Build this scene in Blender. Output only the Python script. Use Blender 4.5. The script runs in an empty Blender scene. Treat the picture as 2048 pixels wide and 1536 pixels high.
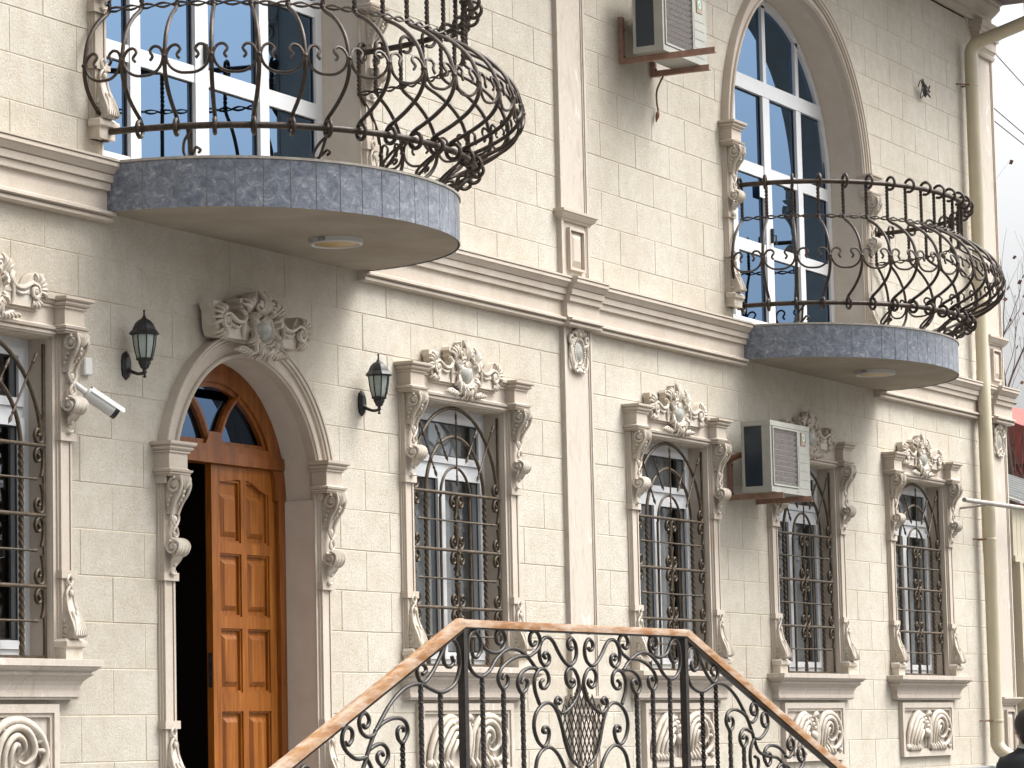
import bpy, math, random
from math import sin, cos, pi, sqrt, radians, hypot, atan2
from mathutils import Vector, Matrix
random.seed(7)
scene = bpy.context.scene
col = scene.collection
# ---------------------------------------------------------------- camera, sky, sun, exposure
CAM = Vector((-20.1432, -10.0869, 1.6))
YAW, PIT, ROL = radians(62.5366), radians(6.212), radians(-1.2672)
fw = Vector((sin(YAW)*cos(PIT), cos(YAW)*cos(PIT), sin(PIT)))
r0 = Vector((cos(YAW), -sin(YAW), 0)); u0 = r0.cross(fw)
rr = r0*cos(ROL) + u0*sin(ROL); uu = u0*cos(ROL) - r0*sin(ROL)
cd = bpy.data.cameras.new('camera'); cam = bpy.data.objects.new('camera', cd); col.objects.link(cam)
cd.sensor_fit = 'HORIZONTAL'; cd.sensor_width = 36; cd.lens = 36*6500/2048; cd.clip_start = .1; cd.clip_end = 2000
m = Matrix((rr, uu, -fw)).transposed().to_4x4(); m.translation = CAM
cam.matrix_world = m
scene.camera = cam
SUN_AZ, SUN_EL = radians(40), radians(57)      # to the right of the wall's outward normal (-Y)
sdir = Vector((sin(SUN_AZ)*cos(SUN_EL), -cos(SUN_AZ)*cos(SUN_EL), sin(SUN_EL)))
w = bpy.data.worlds.new('World'); scene.world = w; w.use_nodes = True
nt = w.node_tree; bg = nt.nodes['Background']
sky = nt.nodes.new('ShaderNodeTexSky'); sky.sky_type = 'NISHITA'; sky.sun_disc = False
sky.sun_elevation = SUN_EL; sky.sun_rotation = atan2(sdir.x, sdir.y)
sky.air_density = 1.0; sky.dust_density = 7.0; sky.ozone_density = 1.0
hs = nt.nodes.new('ShaderNodeHueSaturation'); hs.inputs['Saturation'].default_value = .10
nt.links.new(sky.outputs[0], hs.inputs['Color']); nt.links.new(hs.outputs[0], bg.inputs[0])
bg.inputs[1].default_value = .15
sl = bpy.data.lights.new('sun', 'SUN'); sun = bpy.data.objects.new('sun', sl); col.objects.link(sun)
sl.energy = 2.3; sl.angle = radians(40); sl.color = (1, .965, .92)
sun.rotation_euler = (-sdir).to_track_quat('-Z', 'Y').to_euler(); sun.location = (0, -20, 20)
scene.view_settings.view_transform = 'Standard'; scene.view_settings.look = 'None'
scene.view_settings.exposure = 1.1; scene.view_settings.gamma = 1

# ---------------------------------------------------------------- materials
MATS = {}
def new_mat(name):
    mt = bpy.data.materials.new(name); mt.use_nodes = True; MATS[name] = mt
    n = mt.node_tree; return mt, n, n.nodes['Principled BSDF']
def ramp(n, src, stops):
    c = n.nodes.new('ShaderNodeValToRGB'); e = c.color_ramp.elements
    while len(e) < len(stops): e.new(.5)
    for k, (p, v) in zip(e, stops):
        k.position = p; k.color = (*v, 1) if len(v) == 3 else v
    n.links.new(src, c.inputs[0]); return c.outputs[0]
def pos(n, scale=(1, 1, 1), obj=False, rot=(0, 0, 0)):
    mp = n.nodes.new('ShaderNodeMapping'); mp.inputs['Scale'].default_value = scale; mp.inputs['Rotation'].default_value = rot
    if obj:
        g = n.nodes.new('ShaderNodeTexCoord'); n.links.new(g.outputs['Object'], mp.inputs[0])
    else:
        g = n.nodes.new('ShaderNodeNewGeometry'); n.links.new(g.outputs['Position'], mp.inputs[0])
    return mp.outputs[0]
def noise(n, vec, scale, detail=4, rough=.55, dist=0):
    t = n.nodes.new('ShaderNodeTexNoise'); t.inputs['Scale'].default_value = scale; t.inputs['Detail'].default_value = detail
    t.inputs['Roughness'].default_value = rough; t.inputs['Distortion'].default_value = dist
    n.links.new(vec, t.inputs['Vector']); return t.outputs[0]
def mix(n, fac, a, b, mode='MIX'):
    x = n.nodes.new('ShaderNodeMix'); x.data_type = 'RGBA'; x.blend_type = mode
    for v, s in ((fac, x.inputs[0]), (a, x.inputs[6]), (b, x.inputs[7])):
        if hasattr(v, 'is_linked'): n.links.new(v, s)
        elif isinstance(v, (int, float)): s.default_value = v
        else: s.default_value = (*v, 1)
    return x.outputs[2]
def bump(n, b, h, strength, dist):
    x = n.nodes.new('ShaderNodeBump'); x.inputs['Strength'].default_value = strength; x.inputs['Distance'].default_value = dist
    n.links.new(h, x.inputs['Height']); n.links.new(x.outputs[0], b.inputs['Normal'])
def simple(name, c, rough=.5, metal=0., spec=.5, var=0., vs=8, bmp=0., bs=60):
    mt, n, b = new_mat(name)
    b.inputs['Base Color'].default_value = (*c, 1); b.inputs['Roughness'].default_value = rough
    b.inputs['Metallic'].default_value = metal; b.inputs['Specular IOR Level'].default_value = spec
    p = pos(n)
    if var:
        f = noise(n, p, vs, 5)
        n.links.new(ramp(n, f, [(.3, tuple(v*(1-var) for v in c)), (.7, tuple(min(1, v*(1+var)) for v in c))]), b.inputs['Base Color'])
    if bmp: bump(n, b, noise(n, p, bs, 3), bmp, .002)
    return mt
def stone_mats():
    mt, n, b = new_mat('wall_stone'); p = pos(n)
    big = ramp(n, noise(n, p, .7, 6, .6), [(.32, (.68, .62, .525)), (.55, (.765, .72, .635)), (.75, (.82, .785, .715))])
    mid = ramp(n, noise(n, p, 9, 5, .65), [(.30, (.88, .85, .80)), (.62, (1, 1, 1))])
    spk = ramp(n, noise(n, p, 52, 6, .9), [(.35, (.68, .645, .59)), (.46, (.95, .94, .92)), (.56, (1.0, 1.0, .99))])
    c = mix(n, 1., mix(n, 1., big, mid, 'MULTIPLY'), spk, 'MULTIPLY')
    st = ramp(n, noise(n, pos(n, (6, 6, .45)), 1., 5, .65), [(.57, (0, 0, 0)), (.80, (1, 1, 1))])
    sm = n.nodes.new('ShaderNodeMath'); sm.operation = 'MULTIPLY'; sm.inputs[1].default_value = .42
    n.links.new(st, sm.inputs[0]); c = mix(n, sm.outputs[0], c, (.56, .43, .29))
    n.links.new(c, b.inputs['Base Color']); b.inputs['Roughness'].default_value = .85; b.inputs['Specular IOR Level'].default_value = .25
    bump(n, b, noise(n, p, 52, 6, .85), 1.0, .010)
    simple('mortar', (.74, .64, .50), .9, var=.15, vs=20)
    mt, n, b = new_mat('trim_stone'); p = pos(n)
    c = ramp(n, noise(n, p, 2.2, 5), [(.3, (.585, .505, .42)), (.7, (.685, .615, .53))])
    g = ramp(n, noise(n, p, 140, 2, .6), [(.35, (.88, .86, .84)), (.6, (1, 1, 1))])
    c = mix(n, 1., c, g, 'MULTIPLY')
    stain = n.nodes.new('ShaderNodeTexNoise'); stain.inputs['Scale'].default_value = 9; n.links.new(pos(n, (1, 1, .35)), stain.inputs['Vector'])  # vertically stretched noise for brownish stains on the trim
    d = ramp(n, stain.outputs[0], [(.55, (0, 0, 0)), (.8, (.35, .35, .35))])
    c = mix(n, d, c, (.46, .37, .27)); n.links.new(c, b.inputs['Base Color']); b.inputs['Roughness'].default_value = .7; b.inputs['Specular IOR Level'].default_value = .3
    bump(n, b, noise(n, p, 130, 3), .22, .002)
    mt, n, b = new_mat('marble_stone'); p = pos(n, (1, 1, .35), rot=(0, radians(28), 0))
    v = noise(n, p, 9, 6, .6, 1.6)
    c = ramp(n, v, [(.32, (.54, .465, .39)), (.5, (.65, .58, .50)), (.60, (.59, .515, .44)), (.68, (.77, .72, .65))])
    n.links.new(c, b.inputs['Base Color']); b.inputs['Roughness'].default_value = .6; b.inputs['Specular IOR Level'].default_value = .3
    bump(n, b, noise(n, pos(n), 120, 3), .15, .002)
    mt, n, b = new_mat('carved_stone'); p = pos(n)
    c = ramp(n, noise(n, p, 11, 5, .6), [(.34, (.54, .465, .37)), (.52, (.65, .58, .49)), (.68, (.75, .695, .605))])
    n.links.new(c, b.inputs['Base Color']); b.inputs['Roughness'].default_value = .6; b.inputs['Specular IOR Level'].default_value = .35
    bump(n, b, noise(n, p, 90, 3), .25, .003)
    simple('medallion_stone', (.40, .40, .36), .4, var=.35, vs=16)
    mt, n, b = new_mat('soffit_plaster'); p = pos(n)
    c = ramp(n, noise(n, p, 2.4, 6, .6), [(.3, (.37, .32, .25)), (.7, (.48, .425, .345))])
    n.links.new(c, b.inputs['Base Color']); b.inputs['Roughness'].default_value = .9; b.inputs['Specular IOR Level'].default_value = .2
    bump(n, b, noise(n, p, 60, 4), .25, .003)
    mt, n, b = new_mat('reveal_plaster'); p = pos(n)
    c = ramp(n, noise(n, p, 5, 7, .65), [(.3, (.62, .54, .45)), (.7, (.72, .645, .555))])
    n.links.new(c, b.inputs['Base Color']); b.inputs['Roughness'].default_value = .85; b.inputs['Specular IOR Level'].default_value = .25
    bump(n, b, noise(n, p, 110, 3), .5, .003)
    mt, n, b = new_mat('blue_tile'); p = pos(n, (1, 1, 1.2), rot=(.3, .5, .2))
    c = ramp(n, noise(n, p, 17, 9, .8, .8), [(.30, (.06, .072, .10)), (.44, (.15, .17, .215)), (.56, (.26, .285, .335)), (.68, (.58, .60, .63))])
    n.links.new(c, b.inputs['Base Color']); b.inputs['Roughness'].default_value = .28; b.inputs['Specular IOR Level'].default_value = .45
    simple('grout', (.50, .46, .40), .9, var=.2, vs=30)
def wood(name, c0, c1, c2, sc, rough=.35):
    mt, n, b = new_mat(name)
    p = pos(n, sc)
    v = noise(n, p, 1, 8, .62, 1.2)
    c = ramp(n, v, [(.28, c0), (.5, c1), (.72, c2)])
    k = ramp(n, noise(n, pos(n, (2.5, 2.5, 1.2)), 3.2, 2), [(.70, (1, 1, 1)), (.78, (.45, .38, .3))])
    c = mix(n, 1., c, k, 'MULTIPLY')
    n.links.new(c, b.inputs['Base Color']); b.inputs['Roughness'].default_value = rough; b.inputs['Specular IOR Level'].default_value = .4
    bump(n, b, v, .12, .003)
def iron(name, c, c2, rough=.5):
    mt, n, b = new_mat(name); p = pos(n)
    v = noise(n, p, 26, 6, .7)
    n.links.new(ramp(n, v, [(.42, c), (.66, c2)]), b.inputs['Base Color'])
    b.inputs['Roughness'].default_value = rough; b.inputs['Metallic'].default_value = .1; b.inputs['Specular IOR Level'].default_value = .35
    bump(n, b, noise(n, p, 150, 3), .25, .002)
def glass(name, refl, thru, fac):
    mt, n, b = new_mat(name); n.nodes.remove(b)
    g = n.nodes.new('ShaderNodeBsdfGlossy'); g.inputs['Roughness'].default_value = .012; g.inputs['Color'].default_value = (*refl, 1)
    t = n.nodes.new('ShaderNodeBsdfTransparent'); t.inputs['Color'].default_value = (*thru, 1)
    x = n.nodes.new('ShaderNodeMixShader'); x.inputs[0].default_value = fac
    n.links.new(t.outputs[0], x.inputs[1]); n.links.new(g.outputs[0], x.inputs[2])
    bp = n.nodes.new('ShaderNodeBump'); bp.inputs['Strength'].default_value = .02; bp.inputs['Distance'].default_value = .01
    n.links.new(noise(n, pos(n), 2.5, 2), bp.inputs['Height']); n.links.new(bp.outputs[0], g.inputs['Normal'])
    n.links.new(x.outputs[0], n.nodes['Material Output'].inputs[0])
stone_mats()
wood('door_wood', (.16, .046, .006), (.31, .098, .013), (.46, .168, .028), (26, 26, 1.6))
wood('frame_wood', (.13, .034, .005), (.24, .070, .010), (.35, .120, .021), (22, 22, 1.6))
wood('rail_wood', (.26, .11, .042), (.39, .20, .085), (.52, .31, .16), (2.2, 26, 26), .28)
_mt = MATS['rail_wood']; _n = _mt.node_tree; _b = _n.nodes['Principled BSDF']; _c = _b.inputs['Base Color'].links[0].from_socket
_w = ramp(_n, noise(_n, pos(_n, (3, 14, 14)), 1.3, 6, .7), [(.42, (0, 0, 0)), (.66, (.8, .8, .8))])
_n.links.new(mix(_n, _w, _c, (.70, .58, .48)), _b.inputs['Base Color'])
iron('balcony_iron', (.025, .018, .013), (.068, .042, .026))
iron('grille_iron', (.042, .031, .019), (.098, .067, .038), .55)
iron('stair_iron', (.022, .020, .018), (.050, .038, .030), .42)
iron('lantern_iron', (.014, .014, .015), (.035, .034, .034), .45)
simple('pvc_white', (.80, .82, .84), .3, var=.03)
simple('dark_gasket', (.012, .012, .014), .5)
glass('tinted_glass', (.145, .228, .35), (.02, .03, .05), .96)
glass('clear_glass', (.60, .64, .70), (.80, .83, .85), .22)
glass('door_glass', (.075, .12, .20), (.02, .03, .05), .92)
simple('lantern_glass', (.40, .46, .42), .12, var=.12, vs=30)
simple('lamp_diffuser', (.55, .36, .10), .4, var=.1)
simple('lamp_trim', (.62, .62, .60), .4)
simple('ink', (.03, .03, .03), .6)
simple('ac_paint', (.40, .40, .355), .45, var=.09, vs=9)
simple('ac_grille', (.30, .275, .265), .6, var=.25, vs=45)
simple('ac_dark', (.012, .022, .034), .25)
simple('sticker_brown', (.34, .17, .07), .6, var=.25, vs=60)
simple('sticker_green', (.25, .42, .36), .6, var=.15, vs=60)
simple('sticker_white', (.66, .76, .70), .6)
simple('bracket_primer', (.36, .21, .15), .65, var=.22, vs=18)
simple('pipe_cream', (.66, .585, .42), .4, var=.06, vs=4)
simple('rust', (.16, .07, .035), .8, var=.3, vs=60)
simple('camera_white', (.70, .70, .68), .35, var=.04)
simple('black_plastic', (.012, .012, .013), .35)
simple('curtain', (.72, .71, .69), .9, var=.12, vs=6)
simple('room_dark', (.02, .018, .016), .9)
simple('room_wall', (.16, .14, .12), .9)
simple('eave_dark', (.10, .085, .075), .7, var=.15)
simple('granite', (.30, .30, .30), .5, var=.3, vs=120)
simple('paving', (.085, .08, .075), .85, var=.12, vs=3, bmp=.3, bs=30)
simple('bark', (.10, .065, .055), .9, var=.3, vs=20)
simple('dry_leaf', (.10, .040, .025), .8, var=.3, vs=30)
simple('red_wall', (.42, .10, .085), .8, var=.15, vs=3)
simple('roof_tile', (.30, .07, .055), .8, var=.2, vs=5)
simple('tin', (.55, .57, .58), .35, .5, var=.12, vs=3)
simple('siding', (.60, .54, .41), .6, var=.08, vs=5)
simple('cable', (.05, .05, .055), .7)
simple('galvanised', (.46, .42, .38), .5, .4, var=.2, vs=18)
simple('hair', (.010, .008, .008), .5)
simple('jacket', (.012, .012, .015), .8)
simple('shirt', (.75, .75, .74), .7)
simple('skin', (.50, .31, .22), .6)
simple('street_wall', (.30, .25, .21), .9, var=.2, vs=.6)
simple('street_roof', (.12, .09, .08), .9)

# real-world reflectances: the picture is exposed for the shade, so the paints and stones are scaled together
for _k in ('wall_stone', 'mortar', 'trim_stone', 'marble_stone', 'carved_stone', 'medallion_stone', 'soffit_plaster', 'reveal_plaster', 'blue_tile', 'grout', 'door_wood', 'frame_wood', 'rail_wood',
           'lamp_trim', 'lamp_diffuser', 'lantern_glass', 'ac_paint', 'ac_grille', 'sticker_brown', 'sticker_green', 'sticker_white', 'bracket_primer', 'pipe_cream', 'camera_white', 'pvc_white', 'curtain', 'red_wall', 'roof_tile', 'tin', 'siding', 'galvanised', 'shirt', 'granite'):
    _t = MATS[_k].node_tree; _p = _t.nodes['Principled BSDF'].inputs['Base Color']; _f = .73
    if _p.is_linked: _t.links.new(mix(_t, 1., _p.links[0].from_socket, (_f, _f, _f), 'MULTIPLY'), _p)
    else: _p.default_value = (*[v*_f for v in _p.default_value[:3]], 1)
# ---------------------------------------------------------------- mesh helpers
def catmull(pts, per=5, closed=False):
    P = [Vector(p) for p in pts]; n = len(P); out = []
    rng = range(n) if closed else range(n-1)
    for i in rng:
        if closed: a, b, c, d = P[i-1], P[i], P[(i+1) % n], P[(i+2) % n]
        else: a, b, c, d = P[max(i-1, 0)], P[i], P[i+1], P[min(i+2, n-1)]
        for k in range(per):
            t = k/per
            out.append(.5*((2*b) + (c-a)*t + (2*a-5*b+4*c-d)*t*t + (3*b-a-3*c+d)*t**3))
    if not closed: out.append(P[-1])
    return out
class MB:
    def __init__(s): s.v = []; s.f = []
    def add(s, vs, fs):
        o = len(s.v); s.v += [tuple(q) for q in vs]; s.f += [tuple(i+o for i in f) for f in fs]; return s
    def box(s, x0, x1, y0, y1, z0, z1):
        v = [(x, y, z) for z in (z0, z1) for y in (y0, y1) for x in (x0, x1)]
        return s.add(v, [(0, 2, 3, 1), (4, 5, 7, 6), (0, 1, 5, 4), (2, 6, 7, 3), (0, 4, 6, 2), (1, 3, 7, 5)])
    def cbox(s, x0, x1, y0, y1, z0, z1, c=.004):
        "box with its front (y0, towards the street) edges chamfered"
        v = [(x0, y1, z0), (x1, y1, z0), (x1, y1, z1), (x0, y1, z1), (x0, y0+c, z0), (x1, y0+c, z0), (x1, y0+c, z1), (x0, y0+c, z1),
             (x0+c, y0, z0+c), (x1-c, y0, z0+c), (x1-c, y0, z1-c), (x0+c, y0, z1-c)]
        f = [(0, 3, 2, 1), (8, 9, 10, 11)]
        for k in range(4):
            l = (k+1) % 4; f += [(k, l, 4+l, 4+k), (4+k, 4+l, 8+l, 8+k)]
        return s.add(v, f)
    def prism(s, poly, y0, y1):
        "polygon [(x,z)] extruded between y0 and y1"
        n = len(poly); v = [(x, y0, z) for x, z in poly] + [(x, y1, z) for x, z in poly]
        f = [tuple(range(n)), tuple(range(2*n-1, n-1, -1))] + [(i, (i+1) % n, n+(i+1) % n, n+i) for i in range(n)]
        return s.add(v, f)
    def prismx(s, poly, x0, x1):
        n = len(poly); v = [(x0, y, z) for y, z in poly] + [(x1, y, z) for y, z in poly]
        f = [tuple(range(n)), tuple(range(2*n-1, n-1, -1))] + [(i, (i+1) % n, n+(i+1) % n, n+i) for i in range(n)]
        return s.add(v, f)
    def stack(s, x0, x1, d, lev, y1=.0):
        "mouldings with mitred returns: lev = [(z, out)], rectangle x0-out..x1+out by -(d+out)..y1"
        v = []; f = []
        for z, o in lev: v += [(x0-o, y1, z), (x0-o, -d-o, z), (x1+o, -d-o, z), (x1+o, y1, z)]
        for i in range(len(lev)-1):
            a = 4*i
            for k in range(4): f.append((a+k, a+(k+1) % 4, a+4+(k+1) % 4, a+4+k))
        f += [(0, 3, 2, 1), tuple(len(v)-4+k for k in range(4))]
        return s.add(v, f)
    def tube(s, path, r, n=6, ref=None, sq=None, twist=0., caps=True, closed=False):
        """swept section; r number or list; ref fixes the frame; sq=(a,b) half sizes of a rectangular bar; twist in turns"""
        P = [Vector(p) for p in path]; N = len(P); v = []; f = []
        up = Vector(ref) if ref else None; fr = None
        L = 0.
        tot = sum((P[i+1]-P[i]).length for i in range(N-1)) or 1
        for i in range(N):
            if closed: t = (P[(i+1) % N]-P[i-1])
            else: t = (P[min(i+1, N-1)]-P[max(i-1, 0)])
            if t.length < 1e-9: t = Vector((0, 0, 1))
            t.normalize()
            if up is not None: a = t.cross(up); 
            else:
                if fr is None: fr = Vector((0, 0, 1)) if abs(t.z) < .9 else Vector((1, 0, 0))
                a = t.cross(fr)
            if a.length < 1e-6: a = t.orthogonal()
            a.normalize(); b = a.cross(t).normalized()
            if up is None: fr = b
            rad = r[i] if isinstance(r, (list, tuple)) else r
            if i: L += (P[i]-P[i-1]).length
            th0 = twist*2*pi*L/tot
            for k in range(n):
                if sq:
                    th = 2*pi*(k+.5)/n; c_, s_ = cos(th), sin(th); q = max(abs(c_), abs(s_))
                    e = .25
                    m_ = (1-e)/q + e
                    x, y = c_*m_*sq[0]*rad, s_*m_*sq[1]*rad
                    if twist: x, y = x*cos(th0)-y*sin(th0), x*sin(th0)+y*cos(th0)
                else: x, y = cos(2*pi*k/n)*rad, sin(2*pi*k/n)*rad
                v.append(P[i]+a*x+b*y)
        for i in range(N if closed else N-1):
            j = (i+1) % N
            for k in range(n): f.append((i*n+k, i*n+(k+1) % n, j*n+(k+1) % n, j*n+k))
        if caps and not closed: f += [tuple(range(n-1, -1, -1)), tuple((N-1)*n+k for k in range(n))]
        return s.add(v, f)
    def lathe(s, prof, c, n=16, axis='z', a0=0., a1=2*pi):
        "prof [(r, h)] about an axis through c"
        v = []; f = []; full = abs(a1-a0-2*pi) < 1e-6; m_ = n if full else n+1
        for r_, h in prof:
            for k in range(m_):
                a = a0+(a1-a0)*k/n; x, y = r_*cos(a), r_*sin(a)
                q = (x, y, h) if axis == 'z' else ((x, h, y) if axis == 'y' else (h, x, y))
                v.append((c[0]+q[0], c[1]+q[1], c[2]+q[2]))
        for i in range(len(prof)-1):
            for k in range(n): f.append((i*m_+k, i*m_+(k+1) % m_, (i+1)*m_+(k+1) % m_, (i+1)*m_+k))
        return s.add(v, f)
    def blob(s, c, rx, ry, rz, n=8, m_=5):
        v = [(c[0], c[1], c[2]+rz)]; f = []
        for i in range(1, m_):
            ph = pi*i/m_
            for k in range(n): v.append((c[0]+rx*sin(ph)*cos(2*pi*k/n), c[1]+ry*sin(ph)*sin(2*pi*k/n), c[2]+rz*cos(ph)))
        v.append((c[0], c[1], c[2]-rz)); e = len(v)-1
        for k in range(n): f.append((0, 1+k, 1+(k+1) % n)); f.append((e, e-1-k, e-1-(k+1) % n))
        for i in range(m_-2):
            for k in range(n): f.append((1+i*n+k, 1+(i+1)*n+k, 1+(i+1)*n+(k+1) % n, 1+i*n+(k+1) % n))
        return s.add(v, f)
    def ring(s, c, z0, prof, a0=0., a1=pi, n=40):
        "arch moulding: closed profile [(radius, y)] swept round (c, z0) in the wall plane"
        v = []; f = []; m_ = len(prof)
        for k in range(n+1):
            a = a0+(a1-a0)*k/n
            for r_, y in prof: v.append((c+r_*cos(a), y, z0+r_*sin(a)))
        for k in range(n):
            for i in range(m_): f.append((k*m_+i, k*m_+(i+1) % m_, (k+1)*m_+(i+1) % m_, (k+1)*m_+i))
        f += [tuple(range(m_)), tuple(n*m_+i for i in range(m_-1, -1, -1))]
        return s.add(v, f)
    def mesh(s, name, mat, smooth=None):
        me = bpy.data.meshes.new(name); me.from_pydata(s.v, [], s.f)
        me.materials.append(MATS[mat] if isinstance(mat, str) else mat); me.validate()
        if smooth is not None:
            me.shade_smooth(); me.set_sharp_from_angle(angle=radians(smooth))
        me.update(); return me
    def obj(s, name, mat, parent=None, smooth=35):
        return put(name, s.mesh(name, mat, smooth), parent)
def put(name, me, parent=None, loc=None):
    o = bpy.data.objects.new(name, me); col.objects.link(o)
    if parent: o.parent = parent
    if loc: o.location = loc
    return o
def thing(name, label, cat, loc=(0, 0, 0), group=None):
    o = bpy.data.objects.new(name, None); col.objects.link(o); o.location = loc; o.empty_display_size = .1
    return tag(o, label, cat, group)
def tag(o, label, cat, group=None):
    o['label'] = label; o['category'] = cat
    if group: o['group'] = group
    return o
def sub(name, parent, loc=(0, 0, 0)):
    o = bpy.data.objects.new(name, None); col.objects.link(o); o.location = loc; o.parent = parent; o.empty_display_size = .05
    return o
def structure(o): o['kind'] = 'structure'; return o
def spiral(cx, cz, r, turns, a0, hand=1, n=14, inner=.25):
    "planar spiral from outside in; returns [(x,z)]"
    N = int(n*turns)+1
    return [(cx+r*(1-(1-inner)*k/(N-1))*cos(a0+hand*2*pi*turns*k/(N-1)), cz+r*(1-(1-inner)*k/(N-1))*sin(a0+hand*2*pi*turns*k/(N-1))) for k in range(N)]
# ---------------------------------------------------------------- layout of the facade (metres; wall face at y = 0, street towards -y)
WIN = [-6.68, -1.52, 1.806, 4.384, 6.986]
DOOR_C, DOOR_Z, DOOR_R = -4.135, 3.05, .785
ARCH = [-4.135, 4.45]; ARCH_Z, ARCH_R = 6.27, 1.405
X_LEFT, X_RIGHT = -8.6, 9.40
building = thing('building', 'two-storey cream stone house front with carved window surrounds and two curved balconies', 'building')

# carved ornaments -------------------------------------------------
def stroke(mb, pts, r, per=4, n=6, taper=True, y=None):
    P = catmull([(p[0], p[2] if len(p) > 2 else y, p[1]) for p in pts], per)
    N = len(P); R = [r*(1-.55*abs(2*i/(N-1)-1)**2) if taper else r for i in range(N)]
    mb.tube(P, R, n)
def sidespiral(mb, x, d, z, r, a0, hand, tr=.009, turns=1.4):
    P = spiral(0, 0, r, turns, a0, hand, 12, .2)
    mb.tube([(x, -d-p[0], z+p[1]) for p in P], tr, 5)
    mb.blob((x, -d, z), tr*1.3, tr*1.6, tr*1.6, 7, 4)
def make_corbel():
    mb = MB()
    prof = [(0, 0), (.100, 0), (.112, -.02), (.110, -.055), (.092, -.10), (.066, -.14), (.045, -.175), (.036, -.21), (0, -.21)]
    mb.prismx([(-d*.94, z) for d, z in prof], -.034, .034)
    for s in (-1, 1):
        sidespiral(mb, s*.042, .068, -.052, .044, pi*.5, 1, .0115)
        mb.tube(catmull([(s*.040, -.105, -.004), (s*.043, -.116, -.05), (s*.043, -.098, -.10), (s*.040, -.066, -.145), (s*.034, -.046, -.19), (s*.030, -.04, -.215)], 4), .0105, 6)
        for k, (d, z) in enumerate([(.045, -.11), (.032, -.135), (.024, -.16)]): mb.blob((s*.045, -d, z), .009, .011, .012, 6, 4)
    for k in range(5):
        x = (k-2)*.013
        mb.tube(catmull([(x*1.5, -.106, .0), (x*1.3, -.121, -.02), (x*.8, -.117, -.05), (x*.4, -.108, -.072)], 4), [.008]*9+[.007, .006, .005, .004], 5)
    for z, d, r in ((-.088, .100, .012), (-.112, .090, .011), (-.134, .076, .010), (-.154, .062, .008)): mb.blob((.004*(1 if z < -.1 else -1), -d, z), r, r, r*1.1, 8, 5)
    for s in (-1, 1):          # figure-of-eight ribbon
        mb.tube(catmull([(s*.030, -.040, -.20), (s*.033, -.042, -.235), (s*.012, -.044, -.268), (-s*.014, -.044, -.292), (-s*.024, -.042, -.322), (0, -.042, -.345)], 5), .0085, 6)
    mb.blob((0, -.036, -.238), .019, .014, .022, 8, 5); mb.blob((0, -.036, -.322), .012, .012, .014, 8, 5)
    c = (-.052, -.398)          # lower volute
    mb.lathe([(0, -.044), (.030, -.044), (.034, -.040), (.034, .040), (.030, .044), (0, .044)], (0, c[0], c[1]), 14, 'x')
    for s in (-1, 1): sidespiral(mb, s*.050, -c[0], c[1], .038, pi*.6, 1, .010, 1.3)
    for k in range(6):
        x = -.042+.017*k
        mb.tube([(x*1.02+.006*sin(3*a), c[0]-(.046+.004*(k % 2))*cos(a), c[1]+.046*sin(a)) for a in [1.5-.33*j for j in range(11)]], [.0105]*8+[.008, .006, .003], 5)
    for k in range(5):
        x = (k-2)*.012
        mb.tube(catmull([(x, -.07, -.43), (x*1.3, -.055, -.455), (x*1.4, -.036, -.48), (x*.7, -.03, -.50)], 4), [.010]*6+[.009, .008, .007, .006, .005, .004, .003], 5)
    mb.blob((0, -.034, -.492), .016, .013, .016, 8, 5)
    mb.tube([(.026*cos(a), -.026, -.525+.020*sin(a)) for a in [pi+pi*k/8 for k in range(9)]], [.003, .006, .008, .009, .009, .009, .008, .006, .003], 5)
    return mb
def make_base_scroll():
    mb = MB()
    mb.stack(-.075, .075, .065, [(0, 0), (.062, 0), (.064, .008), (.070, .016), (.085, .019), (.098, .016), (.104, .006), (.112, 0)])
    prof = [(0, .112), (.094, .112), (.100, .135), (.088, .185), (.066, .235), (.048, .285), (.040, .33), (0, .33)]
    mb.prismx([(-d, z) for d, z in prof], -.042, .042)
    for s in (-1, 1):
        sidespiral(mb, s*.045, .040, .158, .034, -pi*.5, -1, .008, 1.3)
        mb.tube(catmull([(s*.048, -.098, .118), (s*.046, -.102, .15), (s*.044, -.088, .195), (s*.040, -.064, .245), (s*.034, -.047, .295), (s*.03, -.042, .335)], 4), .010, 6)
        mb.blob((s*.045, -.034, .21), .008, .012, .016, 6, 4)
        mb.tube(catmull([(s*.030, -.042, .325), (s*.033, -.042, .352), (s*.012, -.042, .382), (-s*.012, -.042, .402), (-s*.022, -.040, .428), (0, -.04, .45)], 5), .0085, 6)
    for k in range(6):
        x = (k-2.5)*.014
        mb.tube(catmull([(x*.5, -.066, .255), (x*.7, -.088, .215), (x*1.0, -.102, .165), (x*1.45, -.112, .125)], 4), [.006, .007, .008, .009, .009, .010, .010, .010, .011, .011, .011, .010, .008], 5)
    mb.blob((0, -.082, .238), .013, .012, .022, 8, 5); mb.blob((0, -.05, .352), .016, .012, .02, 8, 5)
    return mb
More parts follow.
